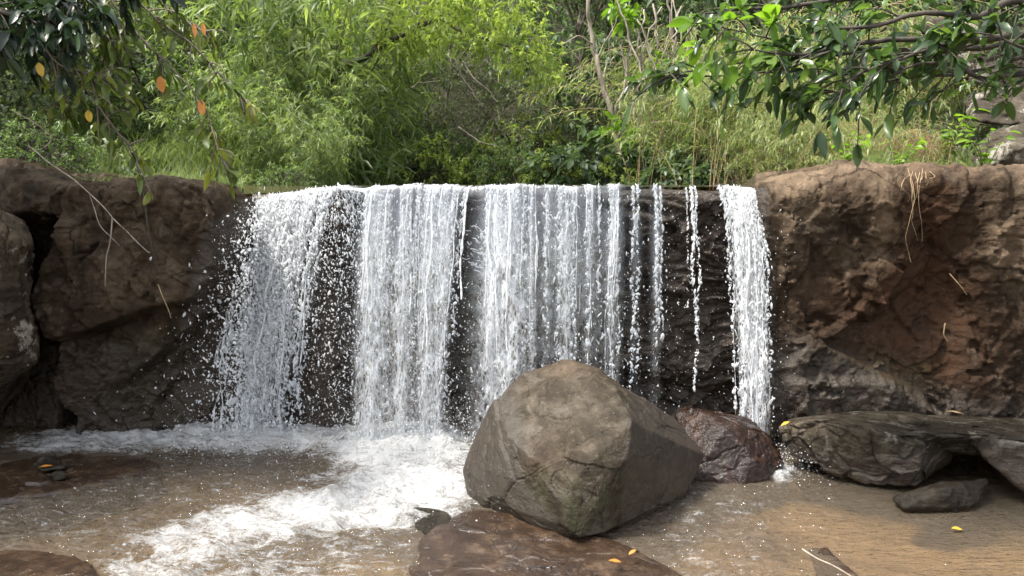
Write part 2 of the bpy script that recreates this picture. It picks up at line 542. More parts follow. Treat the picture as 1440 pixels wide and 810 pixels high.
def white_water(b, co, bumpd=.01, scale=60, trans=.45):
    """aerated water: bright scattering with a wet gloss"""
    nz = b.noise(co, scale, 5, .65)
    bp = b.n('ShaderNodeBump', i_Strength=.8, i_Distance=bumpd, i_Height=nz)
    pr = b.n('ShaderNodeBsdfPrincipled', i_Base_Color=(.86, .87, .88, 1), i_Roughness=.16, i_Normal=bp.outputs[0])
    tr = b.n('ShaderNodeBsdfTranslucent', i_Color=(.88, .9, .92, 1))
    mx = b.n('ShaderNodeMixShader', i_0=trans)
    b.nt.links.new(pr.outputs[0], mx.inputs[1]); b.nt.links.new(tr.outputs[0], mx.inputs[2])
    return mx.outputs[0]


def clear_water(b, nrm, tint=(.80, .70, .54, 1), murk=(.24, .17, .10, 1), murkf=.25):
    gl = b.n('ShaderNodeBsdfGlossy', i_Roughness=.06, i_Normal=nrm); gl.inputs[0].default_value = (1, 1, 1, 1)
    tp = b.n('ShaderNodeBsdfTransparent', i_Color=tint)
    df = b.n('ShaderNodeBsdfDiffuse', i_Color=murk)
    m1 = b.n('ShaderNodeMixShader', i_0=murkf)
    b.nt.links.new(tp.outputs[0], m1.inputs[1]); b.nt.links.new(df.outputs[0], m1.inputs[2])
    fr = b.n('ShaderNodeFresnel', i_IOR=1.33, i_Normal=nrm)
    m2 = b.n('ShaderNodeMixShader', i_0=fr.outputs[0])
    b.nt.links.new(m1.outputs[0], m2.inputs[1]); b.nt.links.new(gl.outputs[0], m2.inputs[2])
    return m2.outputs[0]


BA, BB = .10, .03


def pool_mat():
    m, nt = new_mat('pool_water'); b = NB(nt)
    co = b.n('ShaderNodeTexCoord').outputs['Object']
    fl = b.mapping(co, (1.0, 2.6, 1.0))
    r1 = b.noise(fl, 4.0, 3, .5, .6); r2 = b.noise(fl, 15, 2, .5, .5)
    hh = b.math('ADD', r1, b.math('MULTIPLY', r2, .75))
    bp = b.n('ShaderNodeBump', i_Strength=1.0, i_Height=hh)
    b.set(bp.inputs['Distance'], b.math('MULTIPLY_ADD', b.attr('rough'), BA, BB))
    wat = clear_water(b, bp.outputs[0], murkf=.24, murk=(.22, .178, .13, 1))
    foam_glint = b.attr('foam')
    n1 = b.noise(co, 7, 9, .68, .8); n2 = b.noise(co, 75, 4, .75, .2)
    st = b.noise(b.mapping(co, (3.0, 15, 3)), 2.4, 7, .72, .8)
    v = b.math('ADD', foam_glint, b.math('ADD', b.math('MULTIPLY_ADD', n1, 1.0, -.5), b.math('ADD', b.math('MULTIPLY_ADD', n2, .8, -.4), b.math('MULTIPLY_ADD', st, 1.5, -.75))))
    ff = b.ramp(v, [(.42, 0), (.95, 1)])
    wb = b.n('ShaderNodeBump', i_Strength=1.0, i_Distance=.07, i_Height=b.math('ADD', n1, b.math('MULTIPLY', n2, .45)))
    pr = b.n('ShaderNodeBsdfPrincipled', i_Base_Color=(.64, .645, .64, 1), i_Roughness=.4, i_Normal=wb.outputs[0])
    mx = b.n('ShaderNodeMixShader', i_0=ff)
    nt.links.new(wat, mx.inputs[1]); nt.links.new(pr.outputs[0], mx.inputs[2])
    out = b.n('ShaderNodeOutputMaterial'); nt.links.new(mx.outputs[0], out.inputs[0])
    return m


def upper_mat():
    m, nt = new_mat('stream_water'); b = NB(nt)
    co = b.n('ShaderNodeTexCoord').outputs['Object']
    r1 = b.noise(b.mapping(co, (2.5, 1, 1)), 4, 5, .6, .4)
    bp = b.n('ShaderNodeBump', i_Strength=.8, i_Distance=.02, i_Height=r1)
    wat = clear_water(b, bp.outputs[0], murkf=.5, murk=(.12, .1, .06, 1))
    out = b.n('ShaderNodeOutputMaterial'); nt.links.new(wat, out.inputs[0])
    return m


def sheet_mat(name, us=52, vs_=1.3, brk=15, gloss=.18, gain=3.0):
    m, nt = new_mat(name); b = NB(nt)
    uv = b.n('ShaderNodeTexCoord').outputs['UV']
    s1 = b.noise(b.mapping(uv, (us, vs_, 1)), 1, 5, .62, .25)
    s2 = b.noise(b.mapping(uv, (us * .34, vs_ * .8, 1)), 1, 3, .5, .3)
    br = b.noise(b.mapping(uv, (brk * 2.2, brk, 1)), 1, 8, .72, 1.1)
    d = b.attr('dens'); bk = b.attr('brk')
    st = b.math('ADD', b.math('MULTIPLY', s1, .6), b.math('MULTIPLY', s2, .4))
    nzv = b.math('ADD', b.math('MULTIPLY', st, b.math('SUBTRACT', 1.0, bk)), b.math('MULTIPLY', br, bk))
    a = b.math('MULTIPLY', b.math('ADD', b.math('SUBTRACT', nzv, .5), b.math('MULTIPLY_ADD', d, .34, -.215)), gain * 4.0, clamp=True)
    vw = b.n('ShaderNodeVectorMath', operation='ADD')
    b.set(vw.inputs[0], b.mapping(uv, (brk * 3.4, brk * .8, 1)))
    wn2 = b.n('ShaderNodeTexNoise'); b.set(wn2.inputs['Vector'], b.mapping(uv, (brk * 1.6, brk * .6, 1))); wn2.inputs['Scale'].default_value = 1; wn2.inputs['Detail'].default_value = 4
    b.set(vw.inputs[1], b.mapping(wn2.outputs['Color'], (2.2, 2.2, 0)))
    vo = b.n('ShaderNodeTexVoronoi', feature='DISTANCE_TO_EDGE'); b.set(vo.inputs['Vector'], vw.outputs[0]); vo.inputs['Scale'].default_value = 1
    lace = b.ramp(b.math('SUBTRACT', vo.outputs[0], b.math('MULTIPLY', br, .16)), [(.0, 1), (.06, 0)])
    lace = b.math('MULTIPLY', lace, b.math('MULTIPLY', b.math('MULTIPLY', d, 1.5, clamp=True), b.ramp(bk, [(.15, 0), (.45, 1)])))
    a = b.math('MAXIMUM', a, b.math('MULTIPLY', lace, .9))
    a = b.math('MULTIPLY', a, b.math('MULTIPLY', d, 3.0, clamp=True))
    ww = white_water(b, b.mapping(uv, (1.6, .5, 1)), .012, 42)
    gl = b.n('ShaderNodeBsdfGlossy', i_Roughness=.12)
    tp = b.n('ShaderNodeBsdfTransparent', i_Color=(.93, .94, .95, 1))
    m1 = b.n('ShaderNodeMixShader', i_0=b.math('MULTIPLY', b.math('MULTIPLY', d, 2.0, clamp=True), gloss))
    nt.links.new(tp.outputs[0], m1.inputs[1]); nt.links.new(gl.outputs[0], m1.inputs[2])
    m2 = b.n('ShaderNodeMixShader', i_0=a)
    nt.links.new(m1.outputs[0], m2.inputs[1]); nt.links.new(ww, m2.inputs[2])
    out = b.n('ShaderNodeOutputMaterial'); nt.links.new(m2.outputs[0], out.inputs[0])
    return m


def strand_mat():
    m, nt = new_mat('falling_water'); b = NB(nt)
    co = b.n('ShaderNodeTexCoord').outputs['Object']
    ww = white_water(b, co, .006, 90, .5)
    tp = b.n('ShaderNodeBsdfTransparent', i_Color=(.95, .96, .97, 1))
    mx = b.n('ShaderNodeMixShader', i_0=b.ramp(b.noise(co, 30, 3), [(.35, .55), (.6, 1)]))
    nt.links.new(tp.outputs[0], mx.inputs[1]); nt.links.new(ww, mx.inputs[2])
    out = b.n('ShaderNodeOutputMaterial'); nt.links.new(mx.outputs[0], out.inputs[0])
    return m


M['bed'] = bed_mat(); M['pool'] = pool_mat(); M['upper'] = upper_mat()
M['sheet'] = sheet_mat('falling_sheet'); M['froth'] = sheet_mat('froth_sheet', us=30, vs_=2.6, brk=19, gloss=.04, gain=3.2)
M['strand'] = strand_mat()

exec_parts = True
# ================================================================== SETTING
# ------------------------------------------------------------------ ground (to the horizon)
G = 150.0
gx, gy = np.meshgrid(np.linspace(-G, G, 61), np.linspace(-G, G, 61))
gz = np.full(gx.shape, -1.2)
tag(obj('ground', np.stack([gx, gy, gz], -1).reshape(-1, 3), grid_faces(61, 61), M['soil']), kind='structure')

# ------------------------------------------------------------------ hillside behind the falls
xs = np.linspace(-40, 40, 321); ys = np.linspace(7.3, 60, 190)
X, Y = np.meshgrid(xs, ys)
pp = np.stack([X, Y, 0 * X], -1).reshape(-1, 3)
nz = fbm(pp * .35, 4, seed=40).reshape(X.shape)
chan = sstep(-3.0, -2.2, X - .25 * np.sin(Y * .3)) * (1 - sstep(2.0, 3.0, X + .1 * (Y - 7))) * (1 - sstep(11.5, 14.5, Y))
bank = 2.28 + .12 * nz + np.maximum(0, np.abs(X + .2) - 2.6) * .16
hill = np.maximum(0, Y - 13) * .42 + np.maximum(0, Y - 11.5) * .08 + .9 * nz * sstep(12, 20, Y)
side = np.maximum(0, np.abs(X) - 6.0) * .35
edge_ = sstep(7.3, 9.6, Y)
bank = 2.0 + (bank - 2.0) * edge_
side = side * edge_
Z = (bank + side) * (1 - chan) + 1.95 * chan + hill
tag(obj('hillside', np.stack([X, Y, Z], -1).reshape(-1, 3), grid_faces(*X.shape), M['soil']), kind='structure')


def hill_z(x, y):
    i = np.clip((np.asarray(x) + 40) / 80 * 320, 0, 319).astype(int)
    j = np.clip((np.asarray(y) - 7.3) / (60 - 7.3) * 189, 0, 188).astype(int)
    return Z[j, i]


# ------------------------------------------------------------------ cliff
def zat(py, Yv):
    d = ray(720, py); return CAM_Z + Yv * d[2] / d[1]


nx = 1050
cx = np.linspace(-8.0, 8.2, nx)
cpx = 720 + FPX * cx / (6.4 * CT + .3)
Ttab = np.array([[-500, 2.75], [-200, 2.6], [0, zat(243, 6.5)], [70, zat(247, 6.5)], [95, zat(258, 6.2)], [150, zat(262, 6.15)], [210, zat(258, 6.15)], [262, zat(257, 6.15)],
                 [325, zat(268, 6.2)], [348, 2.10], [400, 2.12], [480, 2.165], [760, 2.175], [890, 2.175], [925, 2.19], [955, 2.18], [1000, 2.17], [1045, 2.17], [1062, 2.215], [1110, zat(247, 6.4)],
                 [1190, zat(237, 6.4)], [1250, zat(241, 6.35)], [1300, zat(246, 6.3)], [1345, zat(240, 6.25)], [1440, zat(238, 6.2)], [1600, 2.42], [2200, 2.8]])
T = np.interp(cpx, Ttab[:, 0], Ttab[:, 1])
T = T + .015 * fbm(np.stack([cx * 3, 0 * cx, 0 * cx], 1), 4, seed=3) * np.where((cpx > 335) & (cpx < 1060), .35, 1.6)
R = np.interp(cpx, [0, 90, 330, 350, 470, 500, 1050, 1090, 1240, 1280, 1440], [.18, .10, .10, .25, .22, .09, .09, .2, .22, .1, .18])
nf, na, nt_ = 215, 14, 66
zf = np.linspace(0, 1, nf)
V = np.zeros((nf + na + nt_, nx, 3)); Nn = np.zeros_like(V)


def front_Y(px, py):
    F = np.full(px.shape, 6.62)
    # left block with an overhanging lower edge, and the crevice left of it
    line1 = np.interp(px, [60, 95, 136, 206, 240, 300, 345], [468, 462, 459, 433, 420, 408, 330])
    blk = sstep(82, 97, px + 5 * np.sin(py * .05)) * (1 - sstep(322, 352, px + (py - 300) * .12))
    rec = sstep(-2, 14, py - line1) * .24 + sstep(30, 140, py - line1) * .14
    diag = np.interp(px, [100, 190, 260, 330], [560, 527, 470, 400])
    rec = rec + .16 * sstep(-3, 12, py - diag) * sstep(150, 200, px) 
    F = F * (1 - blk) + (6.13 + rec + .0004 * (px - 200)) * blk
    crev = sstep(50, 62, px) * (1 - sstep(84, 98, px + 6 * np.sin(py * .05)))
    F = F + crev * (1.3 * sstep(262, 330, py))
    far = 1 - sstep(55, 75, px)
    F = F * (1 - far) + 6.75 * far
    # upper-left rock shelf above the boulder
    sh = (1 - sstep(100, 118, px - (py - 250) * .35)) * (1 - sstep(295, 330, py))
    F = F * (1 - sh) + 6.38 * sh
    # sloping bed of the left cascade
    cas = sstep(325, 355, px) * (1 - sstep(455, 500, px))
    F = F + cas * (.17 - .12 * sstep(300, 600, py))
    # behind the main curtain: stepped, cut back lower down
    fall = sstep(470, 510, px) * (1 - sstep(1035, 1075, px))
    F = F + fall * (.10 * sstep(290, 420, py) - .05 * sstep(310, 330, py) * (1 - sstep(375, 400, py)) * sstep(640, 655, px) * (1 - sstep(690, 700, px))
                    + .12 * sstep(540, 556, py + 12 * np.sin(px * .03)) - .25 * sstep(545, 640, py) * (1 - .5 * sstep(640, 700, px)))
    # right cliff
    rt = sstep(1050, 1075, px)
    l2 = np.interp(px, [1075, 1100, 1132, 1200, 1240, 1285, 1330], [505, 498, 464, 503, 520, 545, 640])
    l3 = np.interp(px, [1075, 1130, 1180, 1235, 1290, 1440], [522, 521, 520, 522, 560, 640])
    Rr = 6.32 + .06 * sstep(270, 420, py) - .07 * sstep(-3, 8, py - l2) - .05 * sstep(-4, 10, py - l3)
    l4 = np.interp(px, [1180, 1225, 1290, 1320, 1370, 1440], [330, 420, 300, 330, 470, 500])
    Rr = Rr + .09 * sstep(0, 40, py - l4) * sstep(1185, 1235, px) * (1 - sstep(1320, 1400, px)) * (1 - sstep(430, 530, py))
    gul = np.exp(-((px - 1285 - (py - 250) * .1) / 30.0) ** 2) * sstep(245, 280, py) * (1 - sstep(380, 480, py))
    Rr = Rr + .09 * gul
    l5 = np.interp(px, [1400, 1420, 1440, 1700], [470, 455, 452, 440])
    Rr = Rr - .12 * sstep(1340, 1372, px + (py - 350) * .12) - .09 * (1 - sstep(-3, 6, py - l5)) * sstep(1395, 1415, px)
    Rr = Rr - .12 * (1 - sstep(1100, 1118, px)) * sstep(250, 300, py) * (1 - sstep(380, 460, py)) * 0 + .05 * (1 - sstep(1085, 1112, px))
    return F * (1 - rt) + Rr * rt


for i in range(nf):
    z = -0.75 + (T - R + .75) * zf[i]
    px_, py_ = proj(np.stack([cx, np.full(nx, 6.4), z], 1))
    V[i] = np.stack([cx, front_Y(px_, py_), z], 1); Nn[i] = (0, -1, 0)
Ftop = V[nf - 1, :, 1]
for k in range(na):
    a = (k + 1) / na * math.pi / 2
    V[nf + k] = np.stack([cx, Ftop + R * (1 - math.cos(a)), T - R + R * math.sin(a)], 1)
    Nn[nf + k] = (0, -math.cos(a), math.sin(a))
for k in range(nt_):
    q = ((k + 1) / nt_) ** 1.6
    dropz = -.05 * q * 3
    V[nf + na + k] = np.stack([cx, Ftop + R + q * 3.2, T + dropz], 1); Nn[nf + na + k] = (0, 0, 1)
Vf = V.reshape(-1, 3); Nf = Nn.reshape(-1, 3)
PXc, PYc = proj(Vf)
infall = sstep(470, 520, PXc) * (1 - sstep(1030, 1070, PXc))
casc = sstep(325, 360, PXc) * (1 - sstep(480, 520, PXc))
topm = np.repeat(np.concatenate([np.zeros(nf - 6), np.linspace(0, 1, 6 + na), np.ones(nt_)]), nx)
d = rock_disp(Vf, big=.055, mid=.018, bed=.002, soft=.012, fine=.011, cell=1.0, seed=10, flake=.05, aniso=(1.15, 1, .85))
d2 = rock_disp(Vf, big=.10, mid=.05, bed=.03, soft=.04, fine=.012, cell=2.0, seed=60, aniso=(1, 1, 1.6), flake=.02)
dd = d * (1 - infall) + d2 * infall
dd *= 1 - .93 * topm * np.maximum(infall, casc)
dd *= 1 - .45 * topm
Vf = Vf + Nf * dd[:, None]
PXc, PYc = proj(Vf)
wet = np.clip(infall + casc, 0, 1) * 1.0
wet = np.maximum(wet, .95 * sstep(430, 560, PYc) * (1 - sstep(300, 360, PXc)))
wet = np.maximum(wet, sstep(235, 300, PXc + (PYc - 420) * .25) * (PXc < 500) * sstep(280, 330, PYc))
wet = np.maximum(wet, .62 * sstep(-40, 60, PYc - np.interp(PXc, [1060, 1130, 1290, 1440], [470, 455, 520, 560])) * (PXc > 1040))
wet = np.maximum(wet, 1 - sstep(1058, 1105, PXc - (PYc - 350) * .06) * (PXc > 500) - (PXc <= 500)) * np.where(topm > .6, np.where((PXc > 340) & (PXc < 1062), 1, .0), 1)
red = np.exp(-((PXc - 1300) / 60.0) ** 2) * (1 - sstep(480, 580, PYc)) + .55 * np.exp(-((PXc - 1270) / 160.0) ** 2) * sstep(360, 420, PYc) * (1 - sstep(520, 600, PYc))
red = np.clip(red + .25 * np.exp(-((PXc - 640) / 80.0) ** 2), 0, 1) * (1 - .5 * topm)
tan = sstep(.2, .9, topm) * (PXc > 1050) * .8 + .6 * np.exp(-((PXc - 1108) / 22.0) ** 2) * (1 - sstep(300, 350, PYc)) * (PXc > 1050)
tan += .55 * np.exp(-((PXc - 1245) / 22.0) ** 2) * (1 - sstep(350, 385, PYc)) + .75 * sstep(1375, 1420, PXc) * (1 - sstep(380, 460, PYc))
tan += .35 * (1 - sstep(250, 420, PYc)) * sstep(1060, 1100, PXc) * (1 - sstep(1230, 1260, PXc))
tan += .38 * sstep(110, 170, PXc) * (1 - sstep(225, 275, PXc)) * (1 - sstep(420, 445, PYc)) + .4 * (PXc < 110) * topm
moss = .9 * sstep(440, 520, PYc) * (PXc < 330) * sstep(120, 200, PXc) + .5 * sstep(480, 520, PYc) * (PXc > 1080) * (1 - sstep(1280, 1330, PXc))
cl = obj('cliff', Vf, grid_faces(nf + na + nt_, nx), M['cliff'], attrs={'wet': np.clip(wet, 0, 1), 'red': red, 'tan': np.clip(tan, 0, 1), 'moss': moss})
tag(cl, 'brown sandstone cliff that the falls pour over', 'cliff', kind='structure')

# ------------------------------------------------------------------ riverbed
xs = np.linspace(-9, 9, 361); ys = np.linspace(.8, 7.3, 150)
X, Y = np.meshgrid(xs, ys)
bp_ = np.stack([X, Y, 0 * X], -1).reshape(-1, 3)
bz = -.26 + .07 * fbm(bp_ * 1.1, 5, seed=21) + .02 * fbm(bp_ * 6, 3, seed=22)
bpx, bpy_ = proj(np.stack([bp_[:, 0], bp_[:, 1], 0 * bz], 1))
olive = 1 - sstep(500, 760, bpx)
rocky = np.exp(-(((bpx - 1070) / 75) ** 2 + ((bpy_ - 735) / 26) ** 2) * 1.2) + np.exp(-(((bpx - 620) / 260) ** 2 + ((bpy_ - 760) / 60) ** 2)) * .35
rocky += np.exp(-(((bpx - 1000) / 60) ** 2 + ((bpy_ - 690) / 22) ** 2)) + sstep(600, 640, 1240 - bpy_) * 0 + (1 - sstep(620, 660, bpy_)) * .8
rocky += sstep(690, 800, bpx * .25 + bpy_ * .5) * 0
bz += .12 * np.exp(-(((bpx - 1070) / 75) ** 2 + ((bpy_ - 735) / 26) ** 2))
bp_[:, 2] = bz
tag(obj('riverbed', bp_, grid_faces(*X.shape), M['bed'], attrs={'olive': olive, 'rocky': np.clip(rocky, 0, 1)}), kind='structure')

# ------------------------------------------------------------------ lower pool water with foam
xs = np.linspace(-6.5, 6.5, 760); ys = np.concatenate([np.linspace(.9, 3.4, 50), np.linspace(3.42, 7.1, 240)])
X, Y = np.meshgrid(xs, ys)
wp = np.stack([X, Y, 0 * X], -1).reshape(-1, 3)
wpx, wpy = proj(wp)
wob = 26 * fbm(wp * 1.6, 4, seed=31); wob2 = 14 * fbm(wp * 1.6 + 40, 4, seed=32)
qx, qy = wpx + wob, wpy + wob2 * .6
foam = np.zeros(len(wp))
for (ex, ey, rx, ry, wt) in [(240, 616, 260, 19, .98), (400, 614, 170, 27, 1.0), (560, 635, 140, 45, 1.1), (575, 685, 135, 52, 1.1), (470, 715, 160, 42, 1.0), (360, 738, 145, 38, .9), (265, 765, 125, 40, .8),
                             (210, 800, 110, 34, .7), (110, 628, 140, 13, .8), (480, 772, 190, 46, .46), (330, 800, 280, 50, .56), (480, 665, 120, 26, .6), (720, 780, 190, 50, .30), (660, 725, 90, 22, .42), (1103, 664, 34, 14, .85), (985, 672, 26, 8, .4), (640, 700, 60, 34, .5), (600, 735, 90, 40, .32),
                             (460, 640, 120, 18, .55), (400, 690, 80, 12, .35)]:
    rr = np.sqrt(((qx - ex) / rx) ** 2 + ((qy - ey) / ry) ** 2)
    foam = np.maximum(foam, wt * .9 * (1 - sstep(.3, 1.4, rr)))
for (ex, ey, rx, ry, wt) in [(350, 660, 75, 16, .55), (415, 655, 60, 10, .35), (196, 778, 17, 11, .8), (235, 720, 40, 8, .3), (270, 704, 40, 6, .35)]:
    rr = np.sqrt(((qx - ex) / rx) ** 2 + ((qy - ey) / ry) ** 2)
    foam -= wt * (1 - sstep(.5, 1.2, rr))
left_flow = (1 - sstep(520, 700, wpx)) * sstep(640, 670, wpy)
foam = np.maximum(foam, .31 * left_flow)
foam = np.maximum(foam, .33 * (1 - sstep(1010, 1230, wpx)) * sstep(860, 960, wpx) * sstep(676, 700, wpy))  # right pool: pale streaks painted as ripple glints, carried in the foam weight
foam = np.clip(foam, 0, 1.2)
foam_r = np.where(wpx > 860, 0, foam)
roughn = np.clip(foam_r * .8 + .5 * left_flow + .42 * (1 - sstep(980, 1330, wpx)) * (wpx > 860), .02, 1)
hz_ = .026 * fbm(wp * np.array([3.5, 10, 1]), 5, gain=.6, seed=33) * (.14 + roughn) + foam * .075 * fbm(wp * np.array([4, 6.5, 1]), 5, gain=.62, seed=34) + .05 * np.clip(foam - .5, 0, 1)
hz_ += .10 * np.exp(-((wpy - 622) / 16.0) ** 2) * np.exp(-((wpx - 590) / 90.0) ** 2) + .05 * np.exp(-((wpy - 606) / 10.0) ** 2) * np.exp(-((wpx - 350) / 90.0) ** 2)
wp[:, 2] = hz_
tag(obj('pool_water', wp, grid_faces(*X.shape), M['pool'], attrs={'foam': foam, 'rough': roughn}), kind='structure')

# ------------------------------------------------------------------ stream above the lip
xs = np.linspace(-3.4, 3.4, 240); ys = np.linspace(6.74, 15, 160)
X, Y = np.meshgrid(xs, ys)
up_ = np.stack([X, Y, 0 * X], -1).reshape(-1, 3)
lipz = np.interp(720 + FPX * up_[:, 0] / 6.6, [330, 360, 480, 1060, 1100], [2.13, 2.15, 2.205, 2.205, 2.2])
k = sstep(6.7, 7.6, up_[:, 1])
up_[:, 2] = lipz * (1 - k) + 2.212 * k + .008 * fbm(up_ * np.array([4, 1.5, 1]), 3, seed=36)
tag(obj('stream_water', up_, grid_faces(*X.shape), M['upper']), kind='structure')

# ================================================================== ROCKS
_ico = {}


def ico(n):
    if n not in _ico:
        bm = bmesh.new(); bmesh.ops.create_icosphere(bm, subdivisions=n, radius=1)
        V = np.array([v.co[:] for v in bm.verts]); F = np.array([[v.index for v in f.verts] for f in bm.faces]); bm.free()
        _ico[n] = (V, F)
    return _ico[n]


def hull_planes(pts, c):
    bm = bmesh.new()
    for p in pts: bm.verts.new(tuple(np.asarray(p) - c))
    bmesh.ops.convex_hull(bm, input=bm.verts)
    bm.normal_update()
    N, D = [], []
    for f in bm.faces:
        n = np.array(f.normal[:]); q = np.array(f.verts[0].co[:])
        dd = float(n @ q)
        if dd < 0: n, dd = -n, -dd
        if dd > 1e-3 and not any(np.dot(n, m_) > .999 and abs(dd - e) < 1e-3 for m_, e in zip(N, D)):
            N.append(n); D.append(dd)
    bm.free()
    return np.array(N), np.array(D)


def boulder(name, hulls, c, mat, label, n=7, p=26, squash=(1, 1, 1), disp=None, attr_fn=None, post=None, cat='boulder', group=None, kind=None):
    c = np.asarray(c, float)
    dirs, F = ico(n)
    dirs = unit(dirs * np.asarray(squash))
    r = 0
    for h in hulls:
        N, D = hull_planes(h, c)
        q = np.maximum(0, dirs @ N.T) / D
        rr = (q ** p).sum(1) ** (-1.0 / p)
        r = np.maximum(r, rr)
    V = c + dirs * r[:, None]
    if post is not None: V = post(V, dirs)
    dk = dict(big=.05, mid=.016, bed=.005, soft=.03, fine=.005, cell=3.0, seed=abs(hash(name)) % 50)
    dk.update(disp or {})
    V = V + dirs * rock_disp(V, **dk)[:, None]
    at = None
    if attr_fn:
        px, py = proj(V)
        at = attr_fn(V, px, py)
    org = np.array([c[0], c[1], V[:, 2].min()])
    o = obj(name, V, F, mat, origin=org, attrs=at)
    return tag(o, label, cat, group, kind)


def zeros(V): return np.zeros(len(V))


# the big boulder in front of the falls
bc = P(815, 668, 5.0)
A = [P(772, 508, 5.25), P(800, 505, 5.15), P(838, 516, 5.15), P(800, 528, 5.75), P(868, 543, 4.95), P(887, 592, 4.66), P(880, 645, 4.52), P(728, 529, 5.25), P(700, 560, 5.2), P(713, 612, 4.86), P(694, 706, 4.82),
     P(668, 621, 5.3), P(653, 660, 5.2), P(660, 694, 5.12), P(947, 588, 5.4), P(990, 640, 5.3), P(962, 694, 5.05), P(880, 736, 4.58), P(752, 648, 4.60), P(806, 676, 4.40), P(742, 717, 4.70), P(795, 742, 4.34), P(815, 758, 4.33), P(840, 753, 4.40), P(850, 690, 4.42),
     P(760, 560, 4.98), P(720, 600, 5.95), P(920, 630, 5.9), P(700, 640, 5.9) - np.array([0, 0, .5]), P(900, 680, 5.6) - np.array([0, 0, .3]), P(700, 706, 4.9) - np.array([0, 0, .16]), P(665, 694, 5.2) - np.array([0, 0, .16])]


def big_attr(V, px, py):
    w_ = sstep(40, -10, np.hypot((px - 685) / 1.2, (py - 630) / 2.2) - 34) * .7 + .95 * sstep(872, 895, px + (py - 600) * .08) + .85 * sstep(-10, 40, py - np.interp(px, [690, 760, 800, 900], [650, 690, 740, 740]))  # damp left flank, right side and waterline; right face's shade also painted in
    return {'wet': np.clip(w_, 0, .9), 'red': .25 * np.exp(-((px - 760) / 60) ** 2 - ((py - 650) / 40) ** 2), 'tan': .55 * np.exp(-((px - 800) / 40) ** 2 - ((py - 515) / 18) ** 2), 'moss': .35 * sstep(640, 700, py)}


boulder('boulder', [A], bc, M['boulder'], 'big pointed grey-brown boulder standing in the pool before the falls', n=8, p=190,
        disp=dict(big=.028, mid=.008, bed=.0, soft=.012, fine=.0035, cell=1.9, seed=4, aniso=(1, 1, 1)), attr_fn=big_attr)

# wet red rock behind it
rc = P(1010, 635, 5.75)
Rp = [P(950, 580, 6.0), P(975, 570, 5.9), P(1015, 580, 5.75), P(1040, 590, 5.65), P(1075, 612, 5.6), P(1095, 635, 5.6), P(1098, 655, 5.55), P(1070, 680, 5.4), P(1035, 686, 5.35), P(975, 672, 5.4), P(940, 640, 5.7), P(1020, 600, 5.5), P(1060, 640, 5.4),
      P(960, 572, 6.3), P(1060, 592, 6.3), P(1090, 640, 6.2), P(930, 690, 6.2), P(1035, 700, 5.5) - np.array([0, 0, .15]), P(980, 700, 5.5) - np.array([0, 0, .15])]
boulder('boulder', [Rp], rc, M['red_rock'], 'low reddish-brown wet rock between the big boulder and the thin right fall', n=7, p=60, disp=dict(big=.04, mid=.012, soft=.025, cell=3, seed=7))

# flat slab at the foot of the right cliff
sc_c = P(1300, 607, 5.7)
S1 = [P(1100, 600, 5.7), P(1103, 640, 5.6), P(1112, 588, 5.95), P(1160, 582, 6.1), P(1280, 576, 6.3), P(1380, 590, 6.3), P(1180, 657, 5.45), P(1235, 682, 5.25), P(1290, 690, 5.12), P(1150, 590, 5.5), P(1210, 598, 5.3), P(1258, 618, 5.16),
      P(1296, 626, 5.12), P(1304, 650, 5.16), P(1330, 620, 5.3), P(1150, 650, 5.9), P(1300, 655, 6.2), P(1360, 610, 5.6)]
S2 = [P(1180, 600, 5.7), P(1260, 612, 5.2), P(1340, 606, 5.2), P(1440, 618, 5.1), P(1700, 640, 5.0), P(1700, 600, 6.4), P(1440, 584, 6.35), P(1240, 577, 6.3), P(1260, 625, 5.3), P(1345, 622, 5.25), P(1440, 636, 5.2), P(1700, 670, 5.2), P(1340, 625, 6.3), P(1600, 640, 6.4), P(1180, 630, 6.2)]


def slab_attr(V, px, py):
    return {'wet': np.clip(.15 + .6 * sstep(620, 660, py), 0, 1), 'red': .3 * np.exp(-((px - 1180) / 60) ** 2 - ((py - 635) / 20) ** 2), 'tan': .3 * np.exp(-((px - 1150) / 70) ** 2 - ((py - 600) / 16) ** 2), 'moss': .4 * np.exp(-((px - 1210) / 60) ** 2 - ((py - 640) / 30) ** 2)}


boulder('boulder', [S1, S2], sc_c, M['slab'], 'wide flat dark grey slab overhanging the pool below the right cliff', n=8, p=90, squash=(2.6, 1, .7),
        disp=dict(big=.075, mid=.02, bed=.004, soft=.028, fine=.004, cell=2.6, seed=9), attr_fn=slab_attr)
q = [P(1352, 612, 5.25), P(1378, 612, 5.12), P(1440, 622, 5.02), P(1560, 640, 4.95), P(1440, 690, 4.95), P(1400, 660, 5.05), P(1370, 632, 5.15), P(1460, 715, 4.95), P(1600, 740, 4.9), P(1600, 640, 5.8), P(1440, 640, 5.7), P(1420, 650, 5.4)]
boulder('boulder', [q], P(1480, 662, 5.25), M['slab'], 'grey rock sloping down from beneath the right end of the flat slab', n=6, p=70, disp=dict(big=.03, mid=.01, soft=.02, cell=2.5, seed=33), attr_fn=slab_attr)
q = [P(1250, 703, 4.95), P(1262, 692, 4.95), P(1310, 682, 5.0), P(1388, 671, 5.05), P(1390, 680, 4.98), P(1360, 712, 4.85), P(1270, 716, 4.82), P(1300, 690, 5.3), P(1390, 690, 5.4), P(1380, 705, 4.9), P(1320, 730, 5.0) - np.array([0, 0, .12]), P(1330, 685, 4.88)]
boulder('boulder', [q], P(1325, 702, 5.02), M['dark_rock'], 'small wedge-shaped dark stone in the pool under the flat slab', n=6, p=20, squash=(2, 1, .8), disp=dict(big=.025, mid=.01, soft=.012, fine=.003, cell=5, seed=13))
